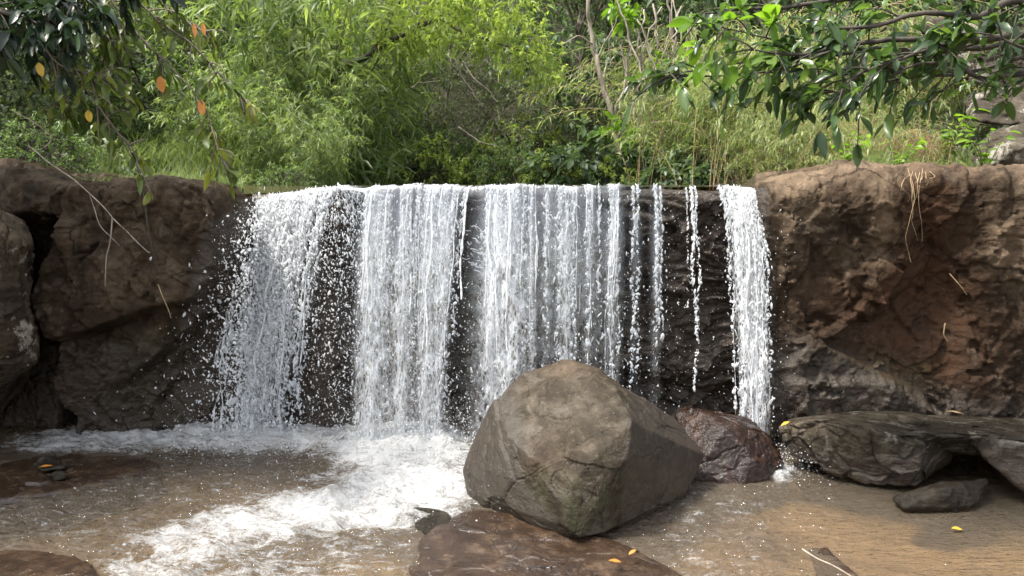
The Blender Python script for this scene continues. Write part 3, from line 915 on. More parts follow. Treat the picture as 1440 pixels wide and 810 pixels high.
q = [P(1108, 660, 5.7), P(1140, 655, 5.7), P(1180, 668, 5.6), P(1190, 682, 5.5), P(1120, 684, 5.5), P(1150, 660, 6.1), P(1150, 700, 5.7) - np.array([0, 0, .1])]
boulder('boulder', [q], P(1148, 674, 5.7), M['dark_rock'], 'low black rock half sunk between the thin right fall and the flat slab', n=6, p=18, disp=dict(big=.03, mid=.01, soft=.01, cell=5, seed=14))

# rounded lichen boulder at the left edge
L1 = [P(-260, 262, 5.6), P(-60, 268, 5.75), P(0, 277, 5.75), P(38, 300, 5.75), P(60, 345, 5.8), P(62, 420, 5.8), P(50, 500, 5.8), P(10, 510, 5.6), P(-100, 520, 5.4), P(-300, 520, 5.3), P(-20, 330, 5.45), P(-120, 330, 5.2), P(0, 400, 5.42), P(20, 450, 5.5),
      P(-260, 260, 6.9), P(40, 300, 6.9), P(55, 480, 6.9), P(-300, 640, 6.6), P(40, 560, 6.5), P(-40, 620, 6.3), P(-200, 640, 6.0)]


def lb_attr(V, px, py):
    return {'wet': np.clip(sstep(470, 560, py) * .9, 0, 1), 'red': zeros(V), 'tan': .55 * sstep(450, 300, py) * 0 + .4 * np.exp(-((py - 320) / 40) ** 2), 'moss': .3 * sstep(500, 560, py)}


boulder('boulder', [L1], P(-90, 430, 6.15), M['left_boulder'], 'tall rounded boulder with pale lichen beside the dark crevice at left', n=8, p=14, squash=(1, 1, 1.2),
        disp=dict(big=.10, mid=.02, bed=.012, soft=.06, fine=.007, cell=1.6, seed=15), attr_fn=lb_attr)


# low slabs of bedrock in the pool
def flat_slab(pts_px, ztop, thick, mat, label, seed, n=7, p=12, **dk):
    top = [PZ(x, y, ztop) for x, y in pts_px]
    c = np.mean(top, 0); c[2] = ztop - thick * .5
    low = [np.array([c[0] + (t[0] - c[0]) * 1.12, c[1] + (t[1] - c[1]) * 1.1, ztop - thick]) for t in top]
    top = [np.array([c[0] + (t[0] - c[0]) * .97, c[1] + (t[1] - c[1]) * .97, ztop]) for t in top]
    D = dict(big=.03, mid=.008, bed=.0, soft=.02, fine=.004, cell=2.2, seed=seed); D.update(dk)
    return boulder('rock_slab', [top + low], c, mat, label, n=n, p=p, squash=(3, 2, .8), disp=D, cat='rock')


flat_slab([(575, 745), (625, 712), (690, 706), (770, 722), (870, 748), (950, 780), (1010, 815), (980, 900), (640, 900), (560, 812), (600, 780)], .035, .42, M['bed_slab'], 'broad wet red-brown slab running under the big boulder to the bottom edge', 16, n=8, soft=.035, mid=.012)
q = [PZ(556, 716, .0), PZ(580, 711, .02), PZ(625, 718, .03), PZ(640, 735, .035), PZ(634, 772, .025), PZ(616, 768, .015), PZ(606, 732, .025), PZ(600, 760, -.25), PZ(640, 720, -.25), PZ(560, 720, -.2)]
boulder('rock_slab', [q], PZ(612, 735, -.05), M['dark_rock'], 'small black rock ledge where foam meets the red-brown slab', n=6, p=14, disp=dict(big=.004, mid=.004, soft=.005, fine=.003, cell=5, seed=17), cat='rock')
flat_slab([(20, 655), (45, 640), (110, 634), (200, 633), (235, 650), (190, 668), (100, 676), (40, 700), (-60, 712), (-120, 680)], .03, .3, M['bed_slab'], 'thin red-brown slab just above water left of the foam', 18, big=.04, soft=.03)
q = [PZ(42, 655, .04), PZ(60, 643, .09), PZ(85, 646, .08), PZ(96, 660, .06), PZ(60, 664, .05), PZ(70, 650, -.1)]
boulder('stone', [q], PZ(68, 654, .03), M['dark_rock'], 'small knobbly grey stone on the left slab next to an orange leaf', n=5, p=12, disp=dict(big=.03, mid=.012, soft=.01, cell=6, seed=19), cat='stone')
q = [PZ(68, 668, .05), PZ(80, 660, .10), PZ(92, 664, .09), PZ(94, 674, .05), PZ(76, 678, .03), PZ(82, 668, -.1)]
boulder('stone', [q], PZ(82, 669, .03), M['dark_rock'], 'small dark wet stone at the near edge of the left slab', n=5, p=12, disp=dict(big=.02, mid=.01, soft=.01, cell=6, seed=20), cat='stone')
flat_slab([(-60, 775), (40, 764), (100, 770), (138, 790), (150, 830), (60, 880), (-100, 880)], .03, .25, M['bed_slab'], 'dark brown wet rock breaking the surface in the near left corner', 22, big=.05, soft=.03)
q = [PZ(1135, 772, -.02), PZ(1160, 766, .012), PZ(1200, 800, .012), PZ(1230, 830, -.01), PZ(1150, 830, -.03), PZ(1170, 790, -.2)]
boulder('stone', [q], PZ(1172, 796, -.05), M['bed_slab'], 'flat dark stone barely awash near the bottom edge right of the slab', n=6, p=12, squash=(2, 2, 1), disp=dict(big=.02, mid=.01, soft=.01, cell=5, seed=23), cat='stone')

# rocks on the right bank above the cliff
q = [P(1355, 160, 7.4), P(1365, 132, 7.5), P(1440, 126, 7.4), P(1560, 120, 7.3), P(1560, 175, 7.2), P(1440, 178, 7.1), P(1370, 175, 7.2), P(1360, 140, 8.2), P(1560, 110, 8.4), P(1500, 170, 8)]
boulder('boulder', [q], P(1450, 152, 7.6), M['pale_rock'], 'flat grey-brown rock shelf above the others on the right bank', n=6, p=16, squash=(2, 1, .7), disp=dict(big=.05, mid=.02, soft=.03, cell=2.5, seed=24))
q = [P(1366, 235, 7.0), P(1372, 205, 7.1), P(1400, 180, 7.1), P(1440, 172, 7.0), P(1560, 165, 7.0), P(1560, 225, 6.8), P(1440, 212, 6.8), P(1400, 222, 6.8), P(1380, 240, 6.85), P(1380, 200, 7.9), P(1560, 160, 8), P(1500, 250, 7.2)]
boulder('boulder', [q], P(1450, 205, 7.2), M['pale_rock'], 'mossy grey rock with a dark gap beneath on the right bank', n=6, p=16, squash=(2, 1, .7), disp=dict(big=.05, mid=.02, soft=.03, cell=2.5, seed=25))
q = [P(1288, 52, 9), P(1310, 20, 9), P(1350, 36, 9), P(1440, 60, 8.8), P(1560, 60, 8.6), P(1560, 135, 8.6), P(1400, 125, 8.7), P(1300, 90, 8.9), P(1310, 30, 10), P(1500, 60, 10), P(1400, 120, 10)]
boulder('boulder', [q], P(1410, 82, 9.2), M['pale_rock'], 'pale boulder glimpsed behind leafy branches high on the right bank', n=6, p=16, squash=(2, 1, .8), disp=dict(big=.08, mid=.03, soft=.05, cell=2, seed=26))
#PART2
# ================================================================== FALLING WATER
rng = np.random.default_rng(5)
LIPY = 6.50


def lip_z(px):
    px = np.asarray(px, float)
    return np.interp(px, [330, 350, 400, 480, 560, 930, 1000, 1060], [2.10, 2.12, 2.15, 2.20, 2.212, 2.212, 2.205, 2.19]) + .007 * np.sin(px * .045) + .006 * np.sin(px * .13 + 1)


def lip_y(px):
    return np.interp(px, [330, 360, 470, 520], [6.84, 6.8, 6.58, 6.5])


def lipx(px, Y=LIPY): return (px - 720) / FPX * (Y * CT + .02)
def botx(px, Y=6.12): return (px - 720) / FPX * (Y * CT + CAM_Z * ST)


def fall_paths(p0, p1, n, yb=6.16, pre=.28, ease=1.0, ymul=1.0, x_ease=1.0):
    """(S,n,3) ballistic paths leaving the lip at photo column p0 and landing at column p1"""
    p0 = np.asarray(p0, float)[:, None]; p1 = np.asarray(p1, float)[:, None]
    yb = np.broadcast_to(np.asarray(yb, float), (len(p0),))[:, None]
    s = np.linspace(-.16, 1.0, n)[None, :]
    t = np.clip(s, 0, 1)
    z0 = lip_z(p0)
    ly = lip_y(p0)
    y = ly + (yb - ly) * t - np.minimum(s, 0) / .16 * pre
    z = z0 + .012 - (z0 + .05) * t ** (1.75 * ease) - .004 * (1 - np.clip(-s / .16, 0, 1))
    x0 = lipx(p0); x1 = botx(p1)
    x = x0 + (x1 - x0) * t ** x_ease
    return np.stack([x + 0 * s, y + 0 * s, z + 0 * s], -1)


def sheet(name, pxl, bot_fn, dens_fn, brk_fn, mat, parent, rows=170, step=1.6, yoff=0.0, seed=0, amp=.02, yb=6.16, x_ease=1.0, ease=1.0):
    cols = np.arange(pxl[0], pxl[1], step)
    Pp = fall_paths(cols, bot_fn(cols), rows, yb=yb, x_ease=x_ease, ease=ease)
    Pp = np.swapaxes(Pp, 0, 1)
    t = np.clip(np.linspace(-.16, 1, rows), 0, 1)[:, None] + 0 * cols[None, :]
    C = cols[None, :] + 0 * t
    flat = Pp.reshape(-1, 3).copy()
    q = np.stack([flat[:, 0] * 9, t.ravel() * 3.0, flat[:, 2] * .0 + seed], 1)
    q2 = np.stack([flat[:, 0] * 14, t.ravel() * 14.0, flat[:, 2] * .0 + seed + 9], 1)
    tt = t.ravel()
    flat[:, 1] += yoff + amp * (.25 + 1.2 * tt) * (fbm(q, 3, seed=seed) + .9 * tt * fbm(q2, 3, seed=seed + 4))
    flat[:, 2] += .006 * fbm(q * np.array([1.5, 1, 1]), 3, seed=seed + 8) * (1 - tt)
    arc = np.cumsum(np.linalg.norm(np.diff(Pp, axis=0, prepend=Pp[:1]), axis=2), axis=0)
    uv = np.stack([lipx(C).ravel() + .02 * fbm(q2 * .3, 2, seed=seed), arc.ravel() + seed], 1)
    D = dens_fn(C.ravel(), tt); B = brk_fn(C.ravel(), tt)
    return obj(name, flat, grid_faces(rows, len(cols)), mat, parent, uv=uv, attrs={'dens': np.clip(D, 0, 1.3), 'brk': np.clip(B, 0, 1)})


def strands(p0, p1, n, rad, seed, t0=None, t1=None, wob=.012, yb=6.16, beads=.6, jit=.02, x_ease=1.0, ease=1.0, sides=5, gather=.05):
    S = len(p0)
    r = np.random.default_rng(seed)
    pa = fall_paths(p0, p1, n, yb=np.asarray(yb) + r.normal(0, jit, S) if np.ndim(yb) == 0 else yb, x_ease=x_ease, ease=ease)
    t = np.clip(np.linspace(-.16, 1, n), 0, 1)
    ph = r.uniform(0, 200, S)
    q = np.stack([np.repeat(ph, n), np.tile(t * 7, S), np.zeros(S * n)], 1)
    for k, a in ((0, wob), (1, wob)):
        pa[:, :, k] += (a * fbm(q + k * 50, 3, seed=seed + k)).reshape(S, n) * (.15 + 1.3 * t)[None]
    gx_ = np.stack([np.repeat(np.asarray(p0, float), n) * .11, np.tile(t * 2.6, S), np.full(S * n, 3.0)], 1)
    g2_ = np.stack([np.repeat(np.asarray(p0, float), n) * .33, np.tile(t * 6, S), np.full(S * n, 8.0)], 1)
    gt = (gather * (fbm(gx_, 2, seed=77) * 1.0 + .45 * fbm(g2_, 2, seed=78))).reshape(S, n) * np.clip(.1 + 1.6 * t, 0, 1)[None]
    pa[:, :, 0] += gt; pa[:, :, 1] -= .6 * gt
    bq = np.stack([np.repeat(ph, n) + 300, np.tile(t * 34, S), np.zeros(S * n)], 1)
    bead = fbm(bq, 3, gain=.6, seed=seed + 5).reshape(S, n)
    bk = (beads * (.15 + 1.1 * t))[None]
    R_ = np.asarray(rad)[:, None] * np.clip(1 + bk * bead * 2.2 - .25 * bk, 0.0, 2.6)
    R_ = R_ * (1 - .35 * t[None])
    if t0 is not None:
        R_ = R_ * ((t[None] >= np.asarray(t0)[:, None]) & (t[None] <= np.asarray(t1)[:, None]))
    return tubes(pa, R_, sides)


def drops(pos, size, stretch, seed):
    """many small irregular drops"""
    r = np.random.default_rng(seed)
    base, F = ico(1)
    n = len(pos)
    s = size[:, None, None] * (1 + .35 * r.normal(0, 1, (n, 1, 3)))
    v = base[None] * s
    v[:, :, 2] *= stretch[:, None]
    v[:, :, 0] += (r.normal(0, .35, n))[:, None] * v[:, :, 2]
    V = (pos[:, None, :] + v).reshape(-1, 3)
    return V, (np.arange(n)[:, None, None] * len(base) + F[None]).reshape(-1, 3)


def stream(c0, c1, wid, n, r0, r1, seed, yb=6.16, tmax=1.05, x_ease=1.0, brk0=.25):
    r = np.random.default_rng(seed)
    tt = .04 + r.random(n) * (tmax - .04)
    lat = r.normal(0, 1, n)
    pa_x = lipx(c0) + (botx(c1) - lipx(c0)) * tt ** x_ease
    wob_ = .030 * fbm(np.stack([tt * 5, 0 * tt + seed, 0 * tt], 1), 3, seed=seed) * np.clip(.15 + 1.5 * tt, 0, 1)
    ww_ = wid / FPX * 6.3 * (.5 + .9 * tt) * (1 + .5 * fbm(np.stack([tt * 9, 0 * tt + seed + 5, 0 * tt], 1), 2, seed=seed + 1))
    x = pa_x + wob_ + lat * ww_
    gate = fbm(np.stack([tt * 13 + .35 * lat, lat * 1.1 + seed, 0 * tt], 1), 3, gain=.65, seed=seed + 2)
    ok = gate > -.55 + brk0 + .55 * tt
    ly = float(lip_y(c0)); z = float(lip_z(c0)) * 1.0 + .01 - (float(lip_z(c0)) + .05) * tt ** 1.75
    y = ly + (yb - ly) * tt + r.normal(0, .012, n) - .5 * wob_
    sz = (r0 + (r1 - r0) * r.random(n) ** 2) * (.75 + .5 * tt)
    st_ = r.uniform(1.0, 3.2, n) * np.where(tt < .06, .45, 1.3 - .55 * tt)
    z = z - .012 * (tt < .06)
    pos = np.stack([x, y, np.maximum(z, .0)], 1)[ok]
    return drops(pos, sz[ok], st_[ok], seed)


def quad(pair):
    V_, F_ = pair
    return (V_, F_) if F_.shape[1] == 4 else (V_, np.concatenate([F_, F_[:, 2:3]], 1))


WCAT = dict(cat='waterfall', kind='structure')
# ---- the left slanting cascade
wf = empty('waterfall', (lipx(410), 6.2, 0), 'thick white frothing cascade slanting down to the left beside the dark rock block', 'waterfall')
wf_o = np.array([lipx(410), 6.2, 0])


def place(o, org=None):
    """mesh was built in world coordinates: keep it where it is under a parent standing at org"""
    o.matrix_parent_inverse = Matrix.Translation(-Vector(tuple(org)))
    return o


def cas_bot(c): return np.interp(c, [335, 350, 400, 440, 480, 505], [284, 298, 328, 358, 392, 412])


def cas_dens(c, t):
    e = sstep(338, 372, c) * (1 - sstep(458, 500, c + 10 * np.sin(t * 9) - 40 * (1 - sstep(.02, .14, t))))
    d = e * (.46 + .30 * np.exp(-((c - 415) / 38) ** 2))
    d = d * (.72 + .28 * sstep(.04, .3, t)) + .10 * np.exp(-((c - 352) / 14) ** 2) * (t < .2)
    d -= .38 * np.exp(-((c - 468 - 6 * t) / 5) ** 2) * sstep(.05, .2, t)
    d -= .12 * sstep(.6, 1, t) * (c < 380)
    return d


for kk in range(1):
    place(sheet('froth_sheet', (336, 512), lambda c, kk=kk: cas_bot(c) - 6 * kk, cas_dens, lambda c, t: .45 + .5 * sstep(.05, .35, t), M['froth'], wf, seed=100 + 7 * kk, amp=.06, yoff=-.03 - .06 * kk, yb=6.5 - .04 * kk, x_ease=.8, ease=.9), wf_o)
n_ = 36
p0 = np.clip(rng.normal(418, 38, n_), 342, 505); p1 = cas_bot(p0) + rng.normal(0, 22, n_)
parts = [strands(p0, p1, 60, rng.uniform(.0035, .0095, n_), 41, wob=.05, yb=rng.uniform(6.36, 6.54, n_), beads=1.0, x_ease=.8, ease=.9, t0=rng.uniform(0, .5, n_) * (rng.random(n_) > .5), t1=rng.uniform(.5, 1.3, n_))]
place(obj('water_strand', *join(parts), M['strand'], wf), wf_o)
# thrown drops along its left flank
n_ = 2900
tt = rng.beta(2.0, 1.3, n_)
edge = 352 - 60 * tt ** .8 + 14 * sstep(.8, 1, tt)
off = rng.exponential(1, n_) * (8 + 30 * tt) - 26
px_ = edge - off
pz = 2.1 - 2.15 * tt ** 1.6 + rng.normal(0, .05, n_)
pos = np.stack([lipx(px_, 6.1), rng.uniform(5.95, 6.35, n_), np.maximum(pz, .0)], 1)
Vd = [drops(pos, .0018 + .0075 * rng.random(n_) ** 3.5, rng.uniform(.6, 2.6, n_), 3)]
n_ = 170   # larger torn lumps
tt = rng.beta(2.2, 1.4, n_)
px_ = 352 - 62 * tt - rng.exponential(1, n_) * (4 + 22 * tt) + 16
pos = np.stack([lipx(px_, 6.1), rng.uniform(6.0, 6.35, n_), np.maximum(2.08 - 2.1 * tt ** 1.6, .02)], 1)
Vd.append(drops(pos, .006 + .009 * rng.random(n_) ** 2, rng.uniform(.5, 1.5, n_), 4))

place(obj('froth', *join([stream(a, float(cas_bot(a)) + rng.normal(0, 8), 5, 900, .0024, .0125, 850 + i, yb=6.45, x_ease=.8, brk0=.22) for i, a in enumerate(np.linspace(350, 484, 20))] + [stream(a, a - 58 + 4.4 * i, 3.2, 420, .0022, .0075, 880 + i, yb=6.35, brk0=.16) for i, a in enumerate((468, 474, 480, 486, 492, 497, 502, 507, 512))]), M['strand'], wf), wf_o)
n_ = 2400
c0 = np.clip(rng.normal(415, 34, n_), 345, 500); tt = .06 + .94 * rng.beta(1.5, 1.0, n_)
lmp = fbm(np.stack([c0 * .12, tt * 9, 0 * tt], 1), 3, seed=91)
ok = lmp > -.12
c0, tt = c0[ok], tt[ok]; n_ = len(c0)
xx = lipx(c0) + (botx(cas_bot(c0) - 6) - lipx(c0)) * tt ** .8 + rng.normal(0, .02, n_)
pos = np.stack([xx, lip_y(c0) + (6.5 - lip_y(c0)) * tt - rng.uniform(0, .12, n_), np.maximum(.02, lip_z(c0) * (1 - tt ** 1.6))], 1)
place(obj('froth', *drops(pos, .0025 + .008 * rng.random(n_) ** 2.5, rng.uniform(.8, 2.2, n_), 12), M['strand'], wf), wf_o)

# ---- the main curtain
org = np.array([lipx(700), 6.2, 0])
wf = empty('waterfall', org, 'wide white curtain of many streams pouring behind the big boulder', 'waterfall')
BOT = ([478, 515, 545, 570, 590, 625, 665, 685, 710, 740, 800, 870, 930], [470, 500, 528, 560, 590, 603, 628, 683, 702, 742, 800, 868, 930])


def main_bot(c): return np.interp(c, *BOT)


def bump(c, c0, w_): return np.exp(-((c - c0) / w_) ** 2)


def main_dens(c, t):
    d = .22 + .52 * bump(c, 535, 18) + .40 * bump(c, 572, 8) + .5 * bump(c, 607, 14) + .5 * bump(c, 640, 13) + .72 * bump(c, 697, 14) + .5 * bump(c, 722, 12) + .25 * bump(c, 748, 6) + .4 * bump(c, 795, 14) + .25 * bump(c, 828, 7) + .3 * bump(c, 862, 8) + .2 * bump(c, 770, 8)
    d *= 1 - sstep(868, 884, c); d += (.22 * bump(c, 893, 7) + .42 * bump(c, 922, 7)) * (1 - .5 * t)
    d *= .04 + .96 * sstep(504, 530, c + 6 * t)
    d += (.38 * (1 - sstep(.0, .16, t))) * sstep(476, 486, c) * (1 - sstep(855, 890, c))
    gap = bump(c, 666, 15) * sstep(.08, .2, t)
    d *= 1 - .9 * gap
    d *= 1 - .45 * sstep(.18, .75, t) * (sstep(735, 760, c))
    d *= 1 - .22 * sstep(.25, 1, t)
    return d


place(sheet('water_sheet', (478, 934), main_bot, main_dens, lambda c, t: .06 + .55 * sstep(.12, .9, t), M['sheet'], wf, seed=200, amp=.02, step=1.4), org)
place(sheet('water_sheet', (480, 930), lambda c: main_bot(c) - 3, lambda c, t: main_dens(c, t) * (.55 + .35 * t), lambda c, t: .12 + .62 * sstep(.1, .8, t), M['sheet'], wf, seed=230, amp=.035, yoff=-.05, step=1.6), org)
# thin clinging film with horizontal ripples over the rock behind
parts = []
spec = [(514, 556, 14, .003, .010), (560, 584, 8, .003, .009), (588, 662, 16, .0028, .0095), (682, 738, 16, .003, .0105), (738, 872, 26, .0022, .007)]
for si, (a, b_, n_, r0, r1) in enumerate(spec):
    p0 = rng.uniform(a, b_, n_ * 4)
    cl_ = fbm(np.stack([p0 * .16, 0 * p0, 0 * p0 + 5], 1), 3, gain=.7, seed=55) + rng.normal(0, .12, len(p0))
    p0 = p0[np.argsort(-cl_)[:n_]]
    p1 = main_bot(p0) + rng.normal(0, 4.5, n_)
    t1 = rng.uniform(.25, .8, n_) if a != 738 else rng.uniform(.15, .7, n_)
    if a == 640: t1 = rng.uniform(.1, .3, n_)
    parts.append(strands(p0, p1, 72, rng.uniform(r0, r1, n_), 300 + si, wob=.016, yb=rng.uniform(5.98, 6.2, n_), beads=.75, t0=np.where(rng.random(n_) > .55, 0, rng.uniform(0, .6, n_)), t1=t1))
for c0, n_ in ((569, 5), (747, 3), (795, 5), (828, 2), (861, 3)):
    p0 = rng.normal(c0, 2.2, n_)
    parts.append(strands(p0, main_bot(p0) + rng.normal(0, 3, n_), 90, rng.uniform(.002, .0058, n_), 340 + c0, wob=.014, beads=1.0, t1=rng.uniform(.6, 1.3, n_), t0=np.zeros(n_)))
# water stepping over the bulge of rock in the gap
for k in range(26):
    x_ = rng.uniform(648, 686); y_ = rng.choice([322, 338, 352, 366, 377]) + rng.normal(0, 3)
    a_ = P(x_, y_, 6.42); L_ = rng.uniform(.03, .09)
    pts = [a_, a_ + np.array([L_ * .5, -.02, rng.normal(-.004, .008)]), a_ + np.array([L_, 0, rng.normal(-.01, .015)])]
    parts.append(twig(pts, rng.uniform(.004, .009), .003, n=12, wob=.012, seed=k))
# streams made of torn, overlapping lumps: the white chains of the curtain
SP = [(890, 888, 1.6, 420), (896, 895, 1.2, 260), (921, 923, 1.8, 620), (927, 930, 1.0, 240), (520, 505, 3, 500), (531, 516, 5, 1300), (541, 527, 5, 1300), (551, 540, 4, 800), (568, 562, 3, 900), (576, 571, 3, 600), (593, 577, 3, 700), (605, 588, 4, 1000), (618, 598, 5, 1200), (632, 606, 5, 1200), (646, 617, 4, 1000), (659, 627, 3, 500),
      (686, 687, 3, 800), (695, 694, 5, 1400), (706, 702, 5, 1400), (717, 711, 4, 1000), (728, 722, 4, 900), (738, 733, 3, 500), (747, 746, 2, 500), (768, 766, 3, 350), (788, 786, 3, 600), (796, 797, 3, 700), (806, 806, 2, 350), (827, 826, 2.5, 600), (842, 842, 2, 260), (858, 857, 3, 600), (866, 868, 2, 420)]
for i, (a, b_, wd_, n_) in enumerate(SP):
    parts.append(quad(stream(a, b_, wd_ * .8, int(n_ * 1.15), .0024, .0115, 700 + i, tmax=1.05 if a < 745 else rng.uniform(.7, .95), brk0=.24)))
# torn lumps of water riding down the streams
n_ = 6000
c0 = rng.uniform(480, 934, n_); tt = .05 + .95 * rng.beta(1.6, 1.0, n_)
dn = main_dens(c0, tt) + .35 * fbm(np.stack([c0 * .16, tt * 4, 0 * tt + 5], 1), 3, seed=55) - .12
ok = rng.random(n_) < np.clip(dn * 1.3, 0.02, 1)
c0, tt = c0[ok], tt[ok]; n_ = len(c0)
xx = lipx(c0) + (botx(main_bot(c0)) - lipx(c0)) * tt
gt = .05 * (fbm(np.stack([c0 * .11, tt * 2.6, 0 * tt + 3], 1), 2, seed=77) + .45 * fbm(np.stack([c0 * .33, tt * 6, 0 * tt + 8], 1), 2, seed=78)) * np.clip(.1 + 1.6 * tt, 0, 1)
pos = np.stack([xx + gt + rng.normal(0, .008, n_), LIPY + (6.16 - LIPY) * tt - .6 * gt + rng.normal(0, .02, n_), np.maximum(.01, 2.2 - 2.25 * tt ** 1.75)], 1)
parts.append(drops(pos, .002 + .0065 * rng.random(n_) ** 2.8, rng.uniform(1.0, 4.0, n_), 15))
place(obj('water_strand', *join([quad(p_) for p_ in parts]), M['strand'], wf), org)

# ---- thin beaded trickle
org = np.array([lipx(973), 6.2, 0])
wf = empty('waterfall', org, 'thin beaded trickle of water down bare dark rock left of the narrow right fall', 'waterfall')
place(obj('water_strand', *join([stream(969, 980, 1.3, 620, .0028, .010, 930, tmax=.86, brk0=.12), stream(975, 983, 1.0, 380, .0025, .009, 931, tmax=.8, brk0=.2), stream(964, 966, .9, 240, .002, .006, 932, tmax=.65, brk0=.35)]), M['strand'], wf), org)

# ---- the narrow right fall
org = np.array([lipx(1045), 6.1, 0])
wf = empty('waterfall', org, 'narrow white fall at right landing behind the red wet rock', 'waterfall')


def ch_bot(c): return np.interp(c, [998, 1010, 1025, 1040, 1060], [1034, 1040, 1050, 1061, 1076])


def ch_dens(c, t):
    return np.clip(sstep(996, 1012, c) * (1 - sstep(1050, 1062, c)) * (.5 + .2 * sstep(.03, .25, t) - .12 * t + .12 * np.exp(-((c - 1030) / 14) ** 2)), 0, 1)


for kk in range(1):
    place(sheet('froth_sheet', (996, 1062), lambda c, kk=kk: ch_bot(c) + 2 * kk, ch_dens, lambda c, t: .25 + .6 * sstep(.05, .4, t), M['froth'], wf, seed=500 + 9 * kk, amp=.035, yoff=-.02 - .06 * kk, step=.9, yb=6.0, x_ease=.6), org)
n_ = 24
p0 = rng.uniform(1000, 1058, n_)
place(obj('water_strand', *strands(p0, ch_bot(p0) + rng.normal(0, 6, n_), 70, rng.uniform(.0025, .007, n_), 520, wob=.03, beads=.9, yb=rng.uniform(5.92, 6.08, n_), x_ease=.6, t0=rng.uniform(0, .5, n_) * (rng.random(n_) > .4), t1=rng.uniform(.5, 1.3, n_)), M['strand'], wf), org)

place(obj('froth', *join([stream(a, float(ch_bot(a)) + rng.normal(0, 3), 2.6, 800, .0024, .011, 800 + i, yb=6.0, x_ease=.6, brk0=.2) for i, a in enumerate(np.linspace(1006, 1054, 8))]), M['strand'], wf), org)
# ---- loose spray everywhere
n_ = 5200
c0 = np.concatenate([rng.uniform(405, 940, int(n_ * .62)), rng.normal(585, 75, n_ - int(n_ * .62))])
tt = rng.beta(2.4, 1.1, n_)
pos = np.stack([lipx(c0, 6.15), rng.uniform(5.85, 6.3, n_), np.maximum(.02, 2.2 - 2.2 * tt ** 1.6)], 1)
Vd.append(drops(pos, .0016 + .0034 * rng.random(n_) ** 3, rng.uniform(.8, 3.2, n_), 5))
n_ = 5200   # bursts at the foot
c0 = np.concatenate([rng.normal(590, 60, 2900), rng.normal(350, 55, 1800), rng.normal(1088, 22, 500)])
z_ = np.abs(rng.normal(0, .17, n_)) + .01; z_[-500:] *= .6
yb = np.where(np.arange(n_) >= n_ - 500, 5.66, 6.05)
pos = np.stack([botx(c0), yb + rng.normal(0, .18, n_), z_], 1)
Vd.append(drops(pos, .0016 + .0042 * rng.random(n_) ** 3, rng.uniform(.7, 1.5, n_), 6))
n_ = 800   # spray over the foam and pool
c0 = rng.normal(520, 170, n_); y_ = rng.uniform(4.4, 6.0, n_)
pos = np.stack([(c0 - 720) / FPX * (y_ + .3), y_, np.abs(rng.normal(0, .12, n_)) + .02], 1)
Vd.append(drops(pos, .0014 + .003 * rng.random(n_) ** 3, rng.uniform(.8, 1.4, n_), 8))
n_ = 700
c0 = rng.uniform(930, 1120, n_); tt = rng.beta(1.8, 1.2, n_)
pos = np.stack([lipx(c0, 6.0), rng.uniform(5.75, 6.2, n_), np.maximum(.05, 2.1 - 2.1 * tt ** 1.6)], 1)
Vd.append(drops(pos, .0016 + .0026 * rng.random(n_) ** 3, rng.uniform(.8, 2.2, n_), 9))
V_, F_ = join(Vd)
tag(obj('spray', V_, F_, M['strand']), 'loose water drops thrown off the falls', 'spray', kind='stuff')
# ================================================================== VEGETATION
def crown(rng, radius, n_tw, per, L, W, tw_len=.45, shell=.55, droop=.3, big=False, upb=.25, spread=.75, tvar=.22, zmin=None):
    """leafy twigs spread through an ellipsoid: returns leaf mesh and twig tubes"""
    rad = np.asarray(radius, float)
    u = unit(rng.normal(0, 1, (n_tw, 3)))
    rr = rng.random(n_tw) ** (1 / 3) * (1 - shell) + shell * rng.random(n_tw) ** .25
    lump = 1 + .38 * fbm(u * 1.7, 3, seed=int(rng.integers(1000)))
    c = u * rad * (rr * lump)[:, None]
    if zmin is not None: c[:, 2] = np.maximum(c[:, 2], zmin + .1 * rng.random(n_tw))
    d = unit(u * np.array([1, 1, .6]) + rng.normal(0, .5, (n_tw, 3)) + np.array([0, 0, upb]))
    tl = tw_len * rng.uniform(.6, 1.3, n_tw)
    s = (np.arange(per)[None] + rng.random((n_tw, per))) / per
    sag = .35 * tl[:, None] * s ** 2
    pos = c[:, None] + d[:, None] * (tl[:, None] * s)[..., None]
    pos[..., 2] -= sag
    ld = unit(d[:, None] * .6 + rng.normal(0, spread, (n_tw, per, 3)) + np.array([0, 0, -.25]))
    tc = rng.normal(.45, tvar, n_tw)[:, None] + rng.normal(0, .14, (n_tw, per))
    n = n_tw * per
    Lr = L * rng.uniform(.65, 1.25, n)
    lm = leaf_mesh(pos.reshape(-1, 3), ld.reshape(-1, 3), Lr, W * Lr / L, rng, np.clip(tc.ravel(), 0, 1), droop, big=big)
    ss = np.linspace(-.5, 1, 6)[None]
    tp = c[:, None] + d[:, None] * (tl[:, None] * ss)[..., None]
    tp[..., 2] -= .35 * tl[:, None] * np.clip(ss, 0, 1) ** 2
    tb = tubes(tp, np.linspace(.008, .002, 6)[None] * np.ones((n_tw, 1)), 3)
    return lm, tb


def culms(rng, n, height, lean, spread, nseg=16):
    b = np.zeros((n, 3)); a = rng.uniform(0, 2 * math.pi, n); r = spread * np.sqrt(rng.random(n))
    b[:, 0] = r * np.cos(a); b[:, 1] = r * np.sin(a)
    az = a + rng.normal(0, .6, n)
    h = height * rng.uniform(.6, 1.15, n); ln = lean * rng.uniform(.3, 1.3, n) * h
    s = np.linspace(0, 1, nseg)[None, :, None]
    out = np.stack([np.cos(az), np.sin(az), 0 * az], 1)[:, None]
    p = b[:, None] + out * ln[:, None, None] * s ** 2.2
    p = p + np.array([0, 0, 1]) * (h[:, None, None] * (s - .32 * (ln / h)[:, None, None] * s ** 3.2))
    return p, out[:, 0], h


